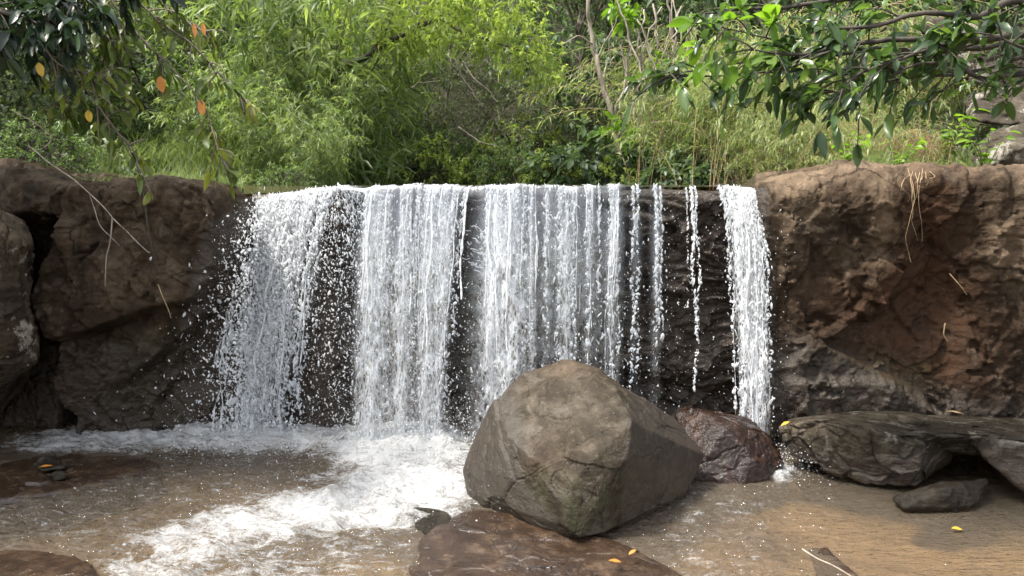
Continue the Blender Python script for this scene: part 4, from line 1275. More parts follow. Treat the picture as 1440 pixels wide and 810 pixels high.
def bamboo(rng, n, height, lean, spread, L, W, nodes=11, br=3, per=13, brl=.7, start=.12, tv=.2, rad=.018):
    p, out, h = culms(rng, n, height, lean, spread)
    tub = tubes(p, np.linspace(rad, rad * .25, p.shape[1])[None] * rng.uniform(.6, 1.2, (n, 1)), 5)
    k = n * nodes * br
    ci = np.repeat(np.arange(n), nodes * br)
    s = np.clip(np.tile(np.repeat(np.linspace(start, 1, nodes), br), n) + rng.normal(0, .02, k), 0, 1)
    f = s * (p.shape[1] - 1); i0 = np.clip(f.astype(int), 0, p.shape[1] - 2); f = (f - i0)[:, None]
    base = p[ci, i0] * (1 - f) + p[ci, i0 + 1] * f
    az = rng.uniform(0, 2 * math.pi, k)
    d = unit(np.stack([np.cos(az), np.sin(az), rng.normal(.35, .25, k)], 1) + out[ci] * .4)
    bl = brl * rng.uniform(.5, 1.3, k) * (1.15 - .5 * s)
    q = (np.arange(per)[None] + rng.random((k, per))) / per
    q = .45 + .55 * q
    pos = base[:, None] + d[:, None] * (bl[:, None] * q)[..., None]
    pos[..., 2] -= .65 * bl[:, None] * q ** 2
    tang = d[:, None] - np.array([0, 0, 1.3]) * q[..., None]
    ld = unit(unit(tang) * .35 + unit(rng.normal(0, 1, (k, per, 3)) * np.array([1, 1, .55])) * .9 + np.array([0, 0, -.15]))
    tc = (rng.normal(.42, tv, k) + .25 * (s - .5))[:, None] + rng.normal(0, .13, (k, per))
    m = k * per
    Lr = L * rng.uniform(.6, 1.3, m)
    lm = leaf_mesh(pos.reshape(-1, 3), ld.reshape(-1, 3), Lr, W * Lr / L, rng, np.clip(tc.ravel(), 0, 1), .22, fold=.12)
    ss = np.linspace(0, 1, 6)[None]
    tp = base[:, None] + d[:, None] * (bl[:, None] * ss)[..., None]
    tp[..., 2] -= .65 * bl[:, None] * ss ** 2
    tb = tubes(tp, np.linspace(.005, .0015, 6)[None] * np.ones((k, 1)), 3)
    return lm, tub, tb


def weeper(rng, n, height, reach, L, W, per=60, spread=.5, front=0.0, tv=.2):
    """thin arching stems hung with small leaves"""
    b = np.stack([rng.normal(0, spread, n), rng.normal(0, spread * .6, n), np.zeros(n)], 1)
    az = rng.uniform(0, 2 * math.pi, n)
    out = np.stack([np.cos(az), np.sin(az) - front, 0 * az], 1)
    h = height * rng.uniform(.5, 1.12, n); rc = reach * rng.uniform(.4, 1.2, n)
    def at(s):
        p = b[:, None] + out[:, None] * (rc[:, None] * s ** 1.5)[..., None]
        p[..., 2] += h[:, None] * (2.1 * s - 1.35 * s ** 2.3)
        return p
    ss = np.linspace(0, 1, 14)[None] * np.ones((n, 1))
    tb = tubes(at(ss), np.linspace(.006, .0015, 14)[None] * np.ones((n, 1)), 3)
    s = np.clip(.15 + .85 * (np.arange(per)[None] + rng.random((n, per))) / per, 0, 1)
    pos = at(s) + rng.normal(0, .035, (n, per, 3))
    tg = unit(at(np.clip(s + .02, 0, 1.05)) - at(s - .02))
    ld = unit(tg * .7 + rng.normal(0, .5, (n, per, 3)) + np.array([0, 0, -.35]))
    tc = rng.normal(.45, tv, n)[:, None] + rng.normal(0, .14, (n, per))
    m = n * per; Lr = L * rng.uniform(.6, 1.3, m)
    lm = leaf_mesh(pos.reshape(-1, 3), ld.reshape(-1, 3), Lr, W * Lr / L, rng, np.clip(tc.ravel(), 0, 1), .3, fold=.1)
    return lm, tb


def lobj(name, lm, mat, parent=None):
    return obj(name, lm[0], lm[1], mat, parent, attrs={'tint': lm[2]})


def trunk_tubes(rng, h, r, limbs=5, lean=(0, 0), spread=.8):
    pts = [np.array([0, 0, -.4]), np.array([lean[0] * .3, lean[1] * .3, h * .35]), np.array([lean[0], lean[1], h * .75])]
    parts = [twig(pts, r, r * .45, n=16, wob=.05, seed=int(rng.integers(99)), sides=7)]
    for i in range(limbs):
        f = rng.uniform(.45, 1); a0 = pts[1] * (1 - f) + pts[2] * f if f < 1 else pts[2]
        az = rng.uniform(0, 6.28); e = np.array([math.cos(az), math.sin(az), .9]) * spread * rng.uniform(.6, 1.3)
        parts.append(twig([a0, a0 + e * .5 + np.array([0, 0, .1]), a0 + e], r * .4, r * .1, n=10, wob=.06, seed=int(rng.integers(99)), sides=5))
    return join(parts)


def base_at(px, Yv, dz=-.08, z=None):
    x = (px - 720) / FPX * (Yv * CT)
    return np.array([x, Yv, (float(hill_z(x, Yv)) if z is None else z) + dz])


def copy_plant(src, loc, rot, scale, label, cat=None, group=None):
    r_ = src.copy(); link(r_)
    r_.location = tuple(loc); r_.rotation_euler = (0, 0, rot)
    r_.scale = (scale, scale, scale) if np.ndim(scale) == 0 else tuple(scale)
    r_['label'] = label
    if group: r_['group'] = group
    for ch in src.children:
        c_ = ch.copy(); link(c_, r_)
    return r_


def proto(name, label, cat, build, loc, rot=0, scale=1.0, group=None):
    e = empty(name, loc, label, cat, group)
    e.rotation_euler = (0, 0, rot); e.scale = (scale,) * 3 if np.ndim(scale) == 0 else tuple(scale)
    build(e)
    return e


# ------------------------------------------------------------------ far wood: one mass behind everything one can tell apart
rg = np.random.default_rng(11)
lms = []
for row, (yy, n_, rad, L_, tws) in enumerate([(16.5, 16, 1.7, .15, 60), (20, 20, 2.2, .19, 62), (25, 22, 2.8, .24, 62), (31, 24, 3.6, .31, 60)]):
    for i in range(n_):
        half = yy * .86
        x_ = -half + (i + rg.random()) / n_ * 2 * half
        y_ = yy + rg.normal(0, 1.2)
        for lev in range(2):
            zc = float(hill_z(x_, y_)) + rad * (.6 + lev * 1.35) * rg.uniform(.8, 1.2)
            lm, _ = crown(rg, (rad * rg.uniform(.8, 1.2), rad * .9, rad * rg.uniform(.8, 1.15)), tws, 14, L_, L_ * .42, tw_len=rad * .42, shell=.6)
            V_ = lm[0] + np.array([x_ + rg.normal(0, .5), y_, zc])
            lms.append((V_, lm[1], np.clip(lm[2] * .8 + rg.normal(.05, .14), 0, 1)))
tag(lobj('forest', join_l(lms), M['leaf_mid']), 'hazy green wood rising behind the stream', 'forest', kind='stuff')

# ------------------------------------------------------------------ low growth along the banks: one mass
lms = []
for i in range(210):
    yy = rg.uniform(8.2, 15)
    x_ = rg.uniform(-.75, .75) * yy
    if -2.6 < x_ < 2.5 and yy < 12.4: continue
    if x_ < -2.6 and yy < 10.5 and x_ > -.56 * yy: continue
    if x_ > 3.6 and yy < 8.6: continue
    lm, _ = crown(rg, (.55, .5, .4), 34, 10, .085, .032, tw_len=.3, shell=.3, zmin=-.1)
    lms.append((lm[0] + np.array([x_, yy, float(hill_z(x_, yy)) + .2]), lm[1], lm[2]))
tag(lobj('undergrowth', join_l(lms), M['leaf_grey']), 'tangled low green growth covering the banks', 'undergrowth', kind='stuff')

# ------------------------------------------------------------------ bamboo on the left bank
rb = np.random.default_rng(21)


def b_bamboo(e):
    lm, cu, tb = bamboo(rb, 15, 4.4, .5, .55, .25, .036, nodes=13, br=3, per=11, brl=.75, tv=.28)
    lobj('foliage', lm, M['leaf_bamboo'], e); obj('branch', *tb, M['culm'], e); obj('culm', *cu, M['culm'], e)


BG = 'bamboo clumps behind the left rock block'
bam = proto('bamboo', 'tallest bright green bamboo with broad drooping leaf sprays above the left cascade', 'bamboo', b_bamboo, base_at(455, 10.4), .3, 1.0, BG)
copy_plant(bam, base_at(335, 11.6), 2.1, .95, 'bright bamboo just left of the tallest clump behind the grassy bank', group=BG)
copy_plant(bam, base_at(540, 13.0), 4.0, .95, 'paler bamboo behind the left end of the fall lip', group=BG)
copy_plant(bam, base_at(400, 13.5), 5.2, 1.15, 'bamboo half hidden behind the tallest left clump', group=BG)

copy_plant(bam, base_at(445, 8.3, z=2.12), 1.2, .30, 'small bamboo sprout at the left end of the fall lip', group=BG)
copy_plant(bam, base_at(395, 8.9, z=2.2), 3.3, .36, 'short bamboo sprout in the grass left of the cascade', group=BG)
copy_plant(bam, base_at(310, 9.6, z=2.2), 5.0, .42, 'short bamboo rising from the middle of the grass bank', group=BG)
copy_plant(bam, base_at(225, 12.4), .9, .8, 'leftmost bamboo behind the grass bank', group=BG)
# ------------------------------------------------------------------ shrubs, far left
rs = np.random.default_rng(31)


def mk_shrub(rs, rad, L, W, tws, per, mat, stem='dark_bark', big=False, lift=.8, tw_len=.35, shell=.45):
    def f(e):
        lm, tb = crown(rs, rad, tws, per, L, W, tw_len=tw_len, shell=shell, big=big)
        V_ = lm[0] + np.array([0, 0, rad[2] * lift]); lobj('crown', (V_, lm[1], lm[2]), M[mat], e)
        st = [twig([np.array([rs.normal(0, .05), rs.normal(0, .05), -.3]), np.array([rs.normal(0, .2), rs.normal(0, .2), rad[2] * .5]), np.array([rs.normal(0, .5) * rad[0], rs.normal(0, .5) * rad[1], rad[2] * 1.3])], .02, .006, n=10, wob=.05, seed=i) for i in range(6)]
        obj('stem', *join(st + [(tb[0] + np.array([0, 0, rad[2] * lift]), tb[1])]), M[stem], e)
    return f


sg = 'shrubs at the far left'
s1 = proto('shrub', 'dull grey-green small-leaved shrub at the far left above the lichen boulder', 'shrub', mk_shrub(rs, (1.1, .9, 1.1), .09, .04, 330, 14, 'leaf_grey'), base_at(40, 9.6), 0, 1, sg)
copy_plant(s1, base_at(150, 10.4), 1.9, 1.1, 'grey-green shrub with bare stems behind the left grass bank', group=sg)
copy_plant(s1, base_at(-70, 8.8), 3.7, 1.2, 'dark shrub cut by the left edge of the view', group=sg)
s2 = proto('shrub', 'taller dark green shrub behind the hanging leafy stems at left', 'shrub', mk_shrub(rs, (1.5, 1.1, 1.7), .11, .05, 420, 14, 'leaf_dark'), base_at(90, 12.2), 0, 1.15, sg)
copy_plant(s2, base_at(245, 13.6), 2.2, 1.25, 'dark leafy shrub between the left shrubs and the bamboo', group=sg)
copy_plant(s2, base_at(-40, 14.5), 4.2, 1.5, 'tall dark shrub rising at the far left corner behind all others', group=sg)

# ------------------------------------------------------------------ trees over the stream
rt_ = np.random.default_rng(41)


def b_smalltree(e):
    lm, tb = crown(rt_, (1.8, 1.5, 1.9), 620, 14, .075, .03, tw_len=.5, shell=.5)
    o3 = np.array([0, 0, 2.6])
    lobj('crown', (lm[0] + o3, lm[1], lm[2]), M['leaf_grey'], e)
    obj('trunk', *join([trunk_tubes(rt_, 3.4, .05, 9, (.3, 0), 1.1), (tb[0] + o3, tb[1])]), M['bark'], e)


tg_ = 'slender small-leaved trees over the stream'
t1 = proto('tree', 'fine-leaved grey-green tree over the middle of the stream', 'tree', b_smalltree, base_at(620, 14.5, z=2.3), .5, 1.0, tg_)
copy_plant(t1, base_at(740, 16.5, z=2.6), 2.4, 1.15, 'fine-leaved tree right of centre behind the pale bare trunk', group=tg_)
copy_plant(t1, base_at(530, 17.5, z=2.8), 3.9, 1.2, 'fine-leaved tree standing behind the arching dark branch', group=tg_)
copy_plant(t1, base_at(690, 13.2, z=2.1), 5.3, .55, 'low fine-leaved sapling at the water in the centre', group=tg_)


def b_darktree(e):
    lm, tb = crown(rt_, (1.5, 1.3, 2.1), 430, 13, .15, .06, tw_len=.5, shell=.5)
    o3 = np.array([0, 0, 2.8])
    lobj('crown', (lm[0] + o3, lm[1], lm[2]), M['leaf_dark'], e)
    obj('trunk', *join([trunk_tubes(rt_, 3.6, .07, 8, (-.2, 0), 1.0), (tb[0] + o3, tb[1])]), M['bark'], e)


dg = 'dark broad-leaved trees right of centre'
d1 = proto('tree', 'dark blue-green tree behind the pale bare trunk', 'tree', b_darktree, base_at(825, 13.8, z=2.4), .2, 1.0, dg)
copy_plant(d1, base_at(935, 14.8, z=2.6), 2.0, 1.15, 'dark tree behind the hanging root tangle', group=dg)
copy_plant(d1, base_at(1060, 13.0, z=2.6), 3.6, 1.1, 'dark tree above the weeping yellow-green bamboo', group=dg)
copy_plant(d1, base_at(1240, 13.5, z=3.0), 5.0, 1.25, 'dark tree behind the big right-hand leaf boughs', group=dg)
copy_plant(d1, base_at(1420, 12.0, z=3.0), .9, 1.1, 'dark tree at the top right corner behind the pale boulder', group=dg)


def b_arch(e):
    o = np.array(e.location)
    def L(px, py, Y): return P(px, py, Y) - o
    parts = [twig([L(300, 262, 10.2), L(370, 190, 10.2), L(440, 130, 10.1), L(510, 82, 10.0), L(565, 50, 9.9), L(620, 24, 9.8)], .055, .028, n=40, wob=.05, seed=3, sides=7),
             twig([L(620, 24, 9.8), L(645, 42, 9.7), L(690, 58, 9.6), L(745, 76, 9.5)], .026, .008, n=24, wob=.03, seed=4),
             twig([L(545, 62, 9.9), L(500, 135, 9.8), L(470, 190, 9.7)], .012, .004, n=18, wob=.05, seed=5),
             twig([L(590, 38, 9.9), L(610, 10, 9.9), L(690, -40, 9.8)], .02, .008, n=16, wob=.05, seed=6),
             twig([L(520, 75, 10), L(560, 10, 10), L(580, -40, 10)], .022, .01, n=16, wob=.05, seed=7)]
    obj('trunk', *join(parts), M['dark_bark'], e)
    lms = []
    for px, py, Yv, r_, n_ in [(520, 15, 10.2, .45, 60), (575, 5, 9.9, .5, 80), (630, 20, 9.7, .42, 70), (680, 28, 9.6, .45, 80), (730, 60, 9.5, .32, 50), (745, 90, 9.5, .22, 26), (640, -45, 9.8, .6, 80), (770, 100, 9.5, .2, 24), (560, 60, 9.9, .28, 30), (700, -20, 9.7, .5, 60)]:
        lm, _ = crown(rt_, (r_ * 1.2, r_, r_ * .8), n_, 12, .09, .03, tw_len=.28, shell=.2)
        lms.append((lm[0] + L(px, py, Yv), lm[1], lm[2]))
    lobj('crown', join_l(lms), M['leaf_yel'], e)


e = empty('arching_tree', P(300, 262, 10.2), 'dark arching tree bough with lime-green leaves at the top centre', 'tree'); b_arch(e)


def b_bare(e):
    o = np.array(e.location)
    def L(px, py, Y): return P(px, py, Y) - o
    parts = [twig([L(872, 262, 10.4), L(868, 205, 10.4), L(858, 155, 10.4), L(845, 110, 10.4), L(835, 65, 10.4), L(828, 25, 10.4), L(822, -20, 10.4)], .05, .022, n=40, wob=.05, seed=11, sides=7),
             twig([L(833, 62, 10.4), L(815, 50, 10.3), L(790, 62, 10.2)], .014, .005, n=14, wob=.04, seed=12),
             twig([L(838, 85, 10.4), L(862, 40, 10.5), L(868, 10, 10.5)], .012, .005, n=14, wob=.04, seed=13),
             twig([L(862, 170, 10.4), L(880, 110, 10.3), L(885, 60, 10.3), L(880, 0, 10.3)], .02, .01, n=22, wob=.07, seed=14),
             twig([L(868, 205, 10.4), L(884, 170, 10.2), L(900, 120, 10.2)], .013, .006, n=18, wob=.08, seed=15)]
    obj('trunk', *join(parts), M['pale_bark'], e)
    lms = []
    for px, py, r_, n_ in [(868, 14, .12, 8), (884, 22, .14, 9), (935, 95, .12, 7), (870, 185, .15, 10)]:
        lm, _ = crown(rt_, (r_, r_, r_ * .8), n_, 5, .17, .06, tw_len=.14, shell=.2, big=True)
        lms.append((lm[0] + L(px, py, 10.2), lm[1], lm[2]))
    lobj('crown', join_l(lms), M['leaf_bright'], e)


e = empty('bare_tree', P(872, 262, 10.4), 'slender pale trunk with a few bright leaves right of centre', 'tree'); b_bare(e)

# hanging root tangle
vg = 'pale roots and vines hanging right of the bare trunk'
for i in range(22):
    a = rg.uniform(868, 965); top = rg.uniform(-10, 60); end = rg.uniform(150, 258)
    Yv = rg.uniform(9.9, 10.6)
    pts = [P(a + rg.normal(0, 14), top, Yv), P(a + rg.normal(0, 12), top * .6 + end * .4, Yv - .1), P(a + rg.normal(0, 14), top * .3 + end * .7, Yv), P(a + rg.normal(0, 18), end, Yv)]
    p_ = np.array(pts[-1])
    V_, F_ = twig(pts, rg.uniform(.007, .016), .005, n=30, wob=.10, seed=i)
    tag(obj('vine', V_, F_, M['pale_bark'], origin=p_), 'thin pale root hanging among the tangle right of the pale bare trunk', 'vine', vg)
# bare twigs in the middle
for i, pts in enumerate([[(648, 85), (655, 95), (675, 118), (702, 145)], [(640, 85), (652, 110), (664, 130), (676, 152)], [(530, 132), (560, 118), (590, 92), (615, 80)], [(645, 180), (670, 196), (697, 204)], [(565, 128), (590, 118), (620, 112)], [(540, 178), (560, 190), (578, 204)]]):
    lab = ['longest bare pale twig slanting down to the right in mid stream foliage', 'short bare twig just below the longest slanting pale one', 'long grey twig rising to the right below the arching bough',
           'pale twig near the water left of the pale bare trunk', 'thin twig leaning right just under the long grey rising twig', 'dark twig slanting down at the foot of the bamboo'][i]
    q_ = [P(x, y, 11.4) for x, y in pts]
    V_, F_ = twig(q_, .018, .006, n=20, wob=.05, seed=60 + i)
    tag(obj('twig', V_, F_, M['pale_bark'] if i not in (5,) else M['dark_bark'], origin=q_[0]), lab, 'twig')

# ------------------------------------------------------------------ bushes at the water's edge
bu = np.random.default_rng(51)
bgp = 'bushes along the far edge of the stream'
y1 = proto('bush', 'rounded lime-green bush at the water left of centre', 'bush', mk_shrub(bu, (.6, .5, .5), .08, .034, 170, 13, 'leaf_yel', tw_len=.25), base_at(598, 12.0, z=2.1), 0, 1.0, bgp)
copy_plant(y1, base_at(500, 11.4, z=2.15), 2.0, .9, 'lime-green bush below the bamboo at the lip', group=bgp)
copy_plant(y1, base_at(685, 12.6, z=2.1), 4.0, .95, 'lime-green bush in the exact middle of the far bank', group=bgp)
copy_plant(y1, base_at(735, 13.6, z=2.15), 1.1, 1.5, 'taller lime bush behind the dark big-leaved one', group=bgp)
g1 = proto('bush', 'dark glossy big-leaved bush at the foot of the pale bare trunk', 'bush', mk_shrub(bu, (.75, .6, .5), .15, .08, 110, 11, 'leaf_dark', tw_len=.28, big=True), base_at(835, 10.8, z=2.15), 0, 1.0, bgp)
copy_plant(y1, base_at(770, 11.0, z=2.1), 3.1, .7, 'small lime bush at the water left of the dark glossy one', group=bgp)
copy_plant(g1, base_at(790, 12.2, z=2.1), 2.6, .75, 'smaller dark big-leaved bush left of the glossy one', group=bgp)
copy_plant(y1, base_at(865, 10.3, z=2.15), 5.0, .6, 'small lime bush at the very foot of the pale bare trunk', group=bgp)
copy_plant(g1, base_at(905, 10.9, z=2.2), 4.4, .8, 'dark big-leaved bush under the hanging roots', group=bgp)
m1 = proto('bush', 'mid-green feathery bush in front of the fine-leaved trees', 'bush', mk_shrub(bu, (.8, .6, .6), .07, .025, 260, 13, 'leaf_mid', tw_len=.3), base_at(640, 13.0, z=2.1), 0, 1.0, bgp)
copy_plant(m1, base_at(555, 12.6, z=2.1), 2.2, 1.0, 'mid-green bush between two lime-green ones left of centre', group=bgp)
copy_plant(m1, base_at(445, 10.6, z=2.2), 4.2, .8, 'mid-green bush under the tallest bamboo', group=bgp)

copy_plant(m1, base_at(715, 11.6, z=2.1), 1.7, .8, 'mid-green bush at the water just right of the middle', group=bgp)
copy_plant(g1, base_at(300, 11.0), .6, 1.1, 'dark big-leaved bush half buried in the left bamboo', group=bgp)
copy_plant(y1, base_at(365, 10.2), 1.6, 1.3, 'lime-green bush in front of the bamboo on the left bank', group=bgp)
copy_plant(m1, base_at(250, 10.8), 3.0, 1.3, 'mid-green bush under the leftmost bamboo', group=bgp)
copy_plant(g1, base_at(960, 9.7, z=2.1), 1.9, .7, 'dark big-leaved bush between the roots and the weeping bamboo', group=bgp)
copy_plant(m1, base_at(400, 7.9, z=2.05), 1.2, .42, 'low green bush right behind the corner of the left rock block', group=bgp)
copy_plant(m1, base_at(60, 7.9, z=2.25), 2.9, .7, 'mid-green bush on the rock shelf above the lichen boulder', group=bgp)
copy_plant(m1, base_at(205, 9.9, z=2.3), 5.1, .8, 'mid-green bush standing in the grass under the hanging stems', group=bgp)
# ------------------------------------------------------------------ weeping yellow-green bamboo on the right
rw = np.random.default_rng(61)


def b_weep(e):
    lm, tb = weeper(rw, 150, 1.75, 1.15, .105, .014, per=64, spread=.55, front=.35)
    lobj('foliage', lm, M['leaf_weep'], e); obj('stem', *tb, M['straw'], e)


wg = 'weeping yellow-green bamboo mounds on the right bank'
w1 = proto('weeping_bamboo', 'largest weeping mound of narrow yellow-green leaves right of the roots', 'bamboo', b_weep, base_at(1050, 9.6, z=2.1), 0, 1.0, wg)
copy_plant(w1, base_at(970, 10.3, z=2.1), 2.0, .85, 'weeping yellow-green mound just right of the hanging roots', group=wg)
copy_plant(w1, base_at(1140, 9.2, z=2.2), 3.6, .95, 'weeping yellow-green mound above the right end of the lip', group=wg)
copy_plant(w1, base_at(1000, 11.4, z=2.3), 5.1, 1.25, 'taller weeping mound behind the two front yellow-green ones', group=wg)
copy_plant(w1, base_at(1110, 11.0, z=2.4), .8, 1.35, 'tallest weeping mound at back below the leafy boughs', group=wg)
copy_plant(w1, base_at(1085, 8.4, z=2.05), 1.4, .62, 'low weeping mound touching the right end of the lip', group=wg)
copy_plant(w1, base_at(1160, 8.0, z=2.1), 5.6, .6, 'low weeping mound beside the dry brown grass at the cliff edge', group=wg)
copy_plant(w1, base_at(1230, 10.2, z=2.4), 2.9, 1.15, 'weeping mound behind the dry brown grass', group=wg)


def b_dry(e):
    lm, tb = weeper(rw, 90, .95, .5, .12, .008, per=40, spread=.3, front=.3)
    lobj('foliage', lm, M['dry'], e); obj('stem', *tb, M['straw'], e)


dgp = 'dry brown tufts on the right bank'
k1 = proto('dry_grass_tuft', 'dry brown grass tuft left of the green grass on the right cliff', 'grass tuft', b_dry, base_at(1200, 8.3, z=2.2), 0, .85, dgp)
copy_plant(k1, base_at(1245, 8.2, z=2.25), 2.0, .6, 'dry brown grass tuft behind the green grass on the right cliff', group=dgp)
copy_plant(k1, base_at(1290, 7.6, z=2.35), 4.0, .55, 'small dry tuft at the cliff edge over the hanging straw', group=dgp)


# ------------------------------------------------------------------ grass
def grass(rng, pts, hgt, wid, lean=.45):
    n = len(pts)
    az = rng.uniform(0, 6.28, n); h = hgt * rng.uniform(.5, 1.3, n)
    out = np.stack([np.cos(az), np.sin(az), 0 * az], 1); side = np.stack([-np.sin(az), np.cos(az), 0 * az], 1)
    ln = lean * h * rng.uniform(.2, 1.6, n)
    rows = []
    for s in (0, .35, .7, 1.0):
        c = pts + out * (ln * s ** 2)[:, None]; c[:, 2] += h * (s - .25 * s ** 3)
        w_ = wid * (1 - s * .85) * .5
        rows += [c + side * w_, c - side * w_]
    V_ = np.stack(rows, 1)
    f = np.array([[0, 1, 3], [0, 3, 2], [2, 3, 5], [2, 5, 4], [4, 5, 7], [4, 7, 6]])
    F_ = (np.arange(n)[:, None, None] * 8 + f).reshape(-1, 3)
    cl_ = np.clip(.42 + .3 * fbm(pts * 2.2, 3, seed=71) + rng.normal(0, .14, n), 0, 1)
    return V_.reshape(-1, 3), F_, np.repeat(cl_, 8)


rgx = np.random.default_rng(71)
n_ = 20000
px_ = rgx.uniform(60, 480, n_); y_ = 6.75 + 3.6 * rgx.random(n_) ** .8
x_ = (px_ - 720) / FPX * y_ * CT
cn = fbm(np.stack([x_ * 1.6, y_ * 1.6, 0 * x_], 1), 3, gain=.6, seed=72)
keep = ((px_ < 340) | (y_ > 8.6)) & (cn + rgx.normal(0, .25, n_) > -.1 + .5 * (y_ < 7.4)) & (px_ > 60 + rgx.exponential(40, n_))
px_, y_, x_, cn = px_[keep], y_[keep], x_[keep], cn[keep]
gz_ = np.maximum(hill_z(x_, y_), np.interp(y_, [6.7, 9], [2.2, 2.12]))
pts = np.stack([x_, y_, gz_ - .03], 1)
hg = (.12 + .36 * sstep(6.8, 9.4, y_)) * np.clip(.8 + .9 * cn, .35, 1.8)
gl1 = grass(rgx, pts, hg, .010, .7)
n_ = 2400
px_ = rgx.uniform(1195, 1370, n_); y_ = rgx.uniform(6.6, 8.4, n_)
x_ = (px_ - 720) / FPX * y_ * CT
pts = np.stack([x_, y_, np.full(n_, 2.27)], 1)
gl2 = grass(rgx, pts, (.2 + .2 * sstep(6.8, 7.8, y_)) * np.clip(.9 + .8 * fbm(pts * 2.2, 3, seed=73), .4, 1.7), .012, .8)
tag(lobj('grass', join_l([gl1, gl2]), M['grass']), 'fresh green grass on the rock tops either side of the falls', 'grass', kind='stuff')

# ------------------------------------------------------------------ weeds at the right cliff edge
wd = 'leafy weeds on the right cliff top'


def b_weed(e):
    pos, dr, tp = [], [], []
    for i in range(5):
        az = rgx.uniform(0, 6.28); top = np.array([.16 * math.cos(az), .16 * math.sin(az), rgx.uniform(.18, .34)])
        tp.append(twig([np.zeros(3), top * .55 + np.array([0, 0, .03]), top], .004, .002, n=8, wob=.01, seed=i, sides=4))
        for s in np.linspace(.3, 1, 6):
            pos.append(top * s); dr.append(np.array([math.cos(az + s * 7), math.sin(az + s * 7), .15]))
    lm = leaf_mesh(np.array(pos), np.array(dr), rgx.uniform(.07, .12, len(pos)), .035, rgx, rgx.uniform(0, .9, len(pos)), .35, big=True)
    lobj('foliage', lm, M['leaf_bright'], e); obj('stem', *join(tp), M['culm'], e)


pw = proto('weed', 'leafy green weed at the left end of the right cliff top', 'weed', b_weed, np.array([*P(1192, 226, 6.75)[:2], 2.33]), 0, 1.1, wd)
for px, py, Yv, z_, s_, lab in [(1262, 222, 6.8, 2.30, 1.0, 'leafy green weed among the grass above the hanging straw'), (1385, 232, 6.6, 2.33, 1.1, 'leafy green weed against the mossy grey rock at right'), (1330, 180, 7.6, 2.4, 1.6, 'taller leafy weed left of the right bank rocks')]:
    copy_plant(pw, np.array([*P(px, py, Yv)[:2], z_]), px, s_, lab, group=wd)


# ------------------------------------------------------------------ big-leaved boughs reaching in from the right
rr_ = np.random.default_rng(81)
tr_o = np.array([5.2, 4.6, 1.6])
btree = empty('broadleaf_tree', tr_o, 'broad-leaved tree reaching large dark leaves in from the top right', 'tree')


def TL(px, py, Y): return P(px, py, Y) - tr_o


obj('trunk', *twig([np.array([.2, 0, -1.2]), np.array([.1, 0, .6]), TL(1560, 30, 5.0), TL(1600, -150, 5.0)], .12, .07, n=20, wob=.05, seed=1, sides=8), M['bark'], btree)


def leafy_bough(parent, pts, r0, r1, n_tw, per, L, W, mat, bark, rng, org_, tmu=.4, tw=(.12, .34), s0=.15, droop=.3, down=-.45, orange=0.0):
    path = smooth_path(np.array(pts), 60)
    bt_ = twig(pts, r0, r1, n=40, wob=.02, seed=int(rng.integers(99)), sides=6)
    f = rng.uniform(s0, 1.0, n_tw); f[:3] = 1
    base = path[(f * 59).astype(int)]
    tang = unit(np.gradient(path, axis=0))[(f * 59).astype(int)]
    d = unit(tang * .8 + rng.normal(0, .55, (n_tw, 3)) + np.array([0, 0, .05]))
    tl = rng.uniform(*tw, n_tw)
    q_ = np.linspace(0, 1, 8)[None]
    tp = base[:, None] + d[:, None] * (tl[:, None] * q_)[..., None]; tp[..., 2] -= .35 * tl[:, None] * q_ ** 2
    b = obj('branch', *join([bt_, tubes(tp, np.linspace(.006, .003, 8)[None] * np.ones((n_tw, 1)), 4)]), M[bark], parent)
    s = np.clip(1 - rng.random((n_tw, per)) ** 1.6 * .7, 0, 1)
    pos = base[:, None] + d[:, None] * (tl[:, None] * s)[..., None]; pos[..., 2] -= .35 * tl[:, None] * s ** 2
    ld = unit(d[:, None] * .65 + rng.normal(0, .5, (n_tw, per, 3)) + np.array([0, 0, down]))
    tc = np.clip(rng.normal(tmu, .26, (n_tw, 1)) + rng.normal(0, .12, (n_tw, per)), 0, .92)
    if orange: tc = np.where(rng.random(tc.shape) < orange, 1.0, tc)
    n = n_tw * per; Lr = L * np.clip(rng.normal(.95, .27, n), .4, 1.5)
    lm = leaf_mesh(pos.reshape(-1, 3), ld.reshape(-1, 3), Lr, W * Lr / L * rng.uniform(.75, 1.25, n), rng, tc.ravel(), droop * rng.uniform(.4, 1.8, n), big=True)
    lobj('foliage', lm, M[mat], b)
    return b


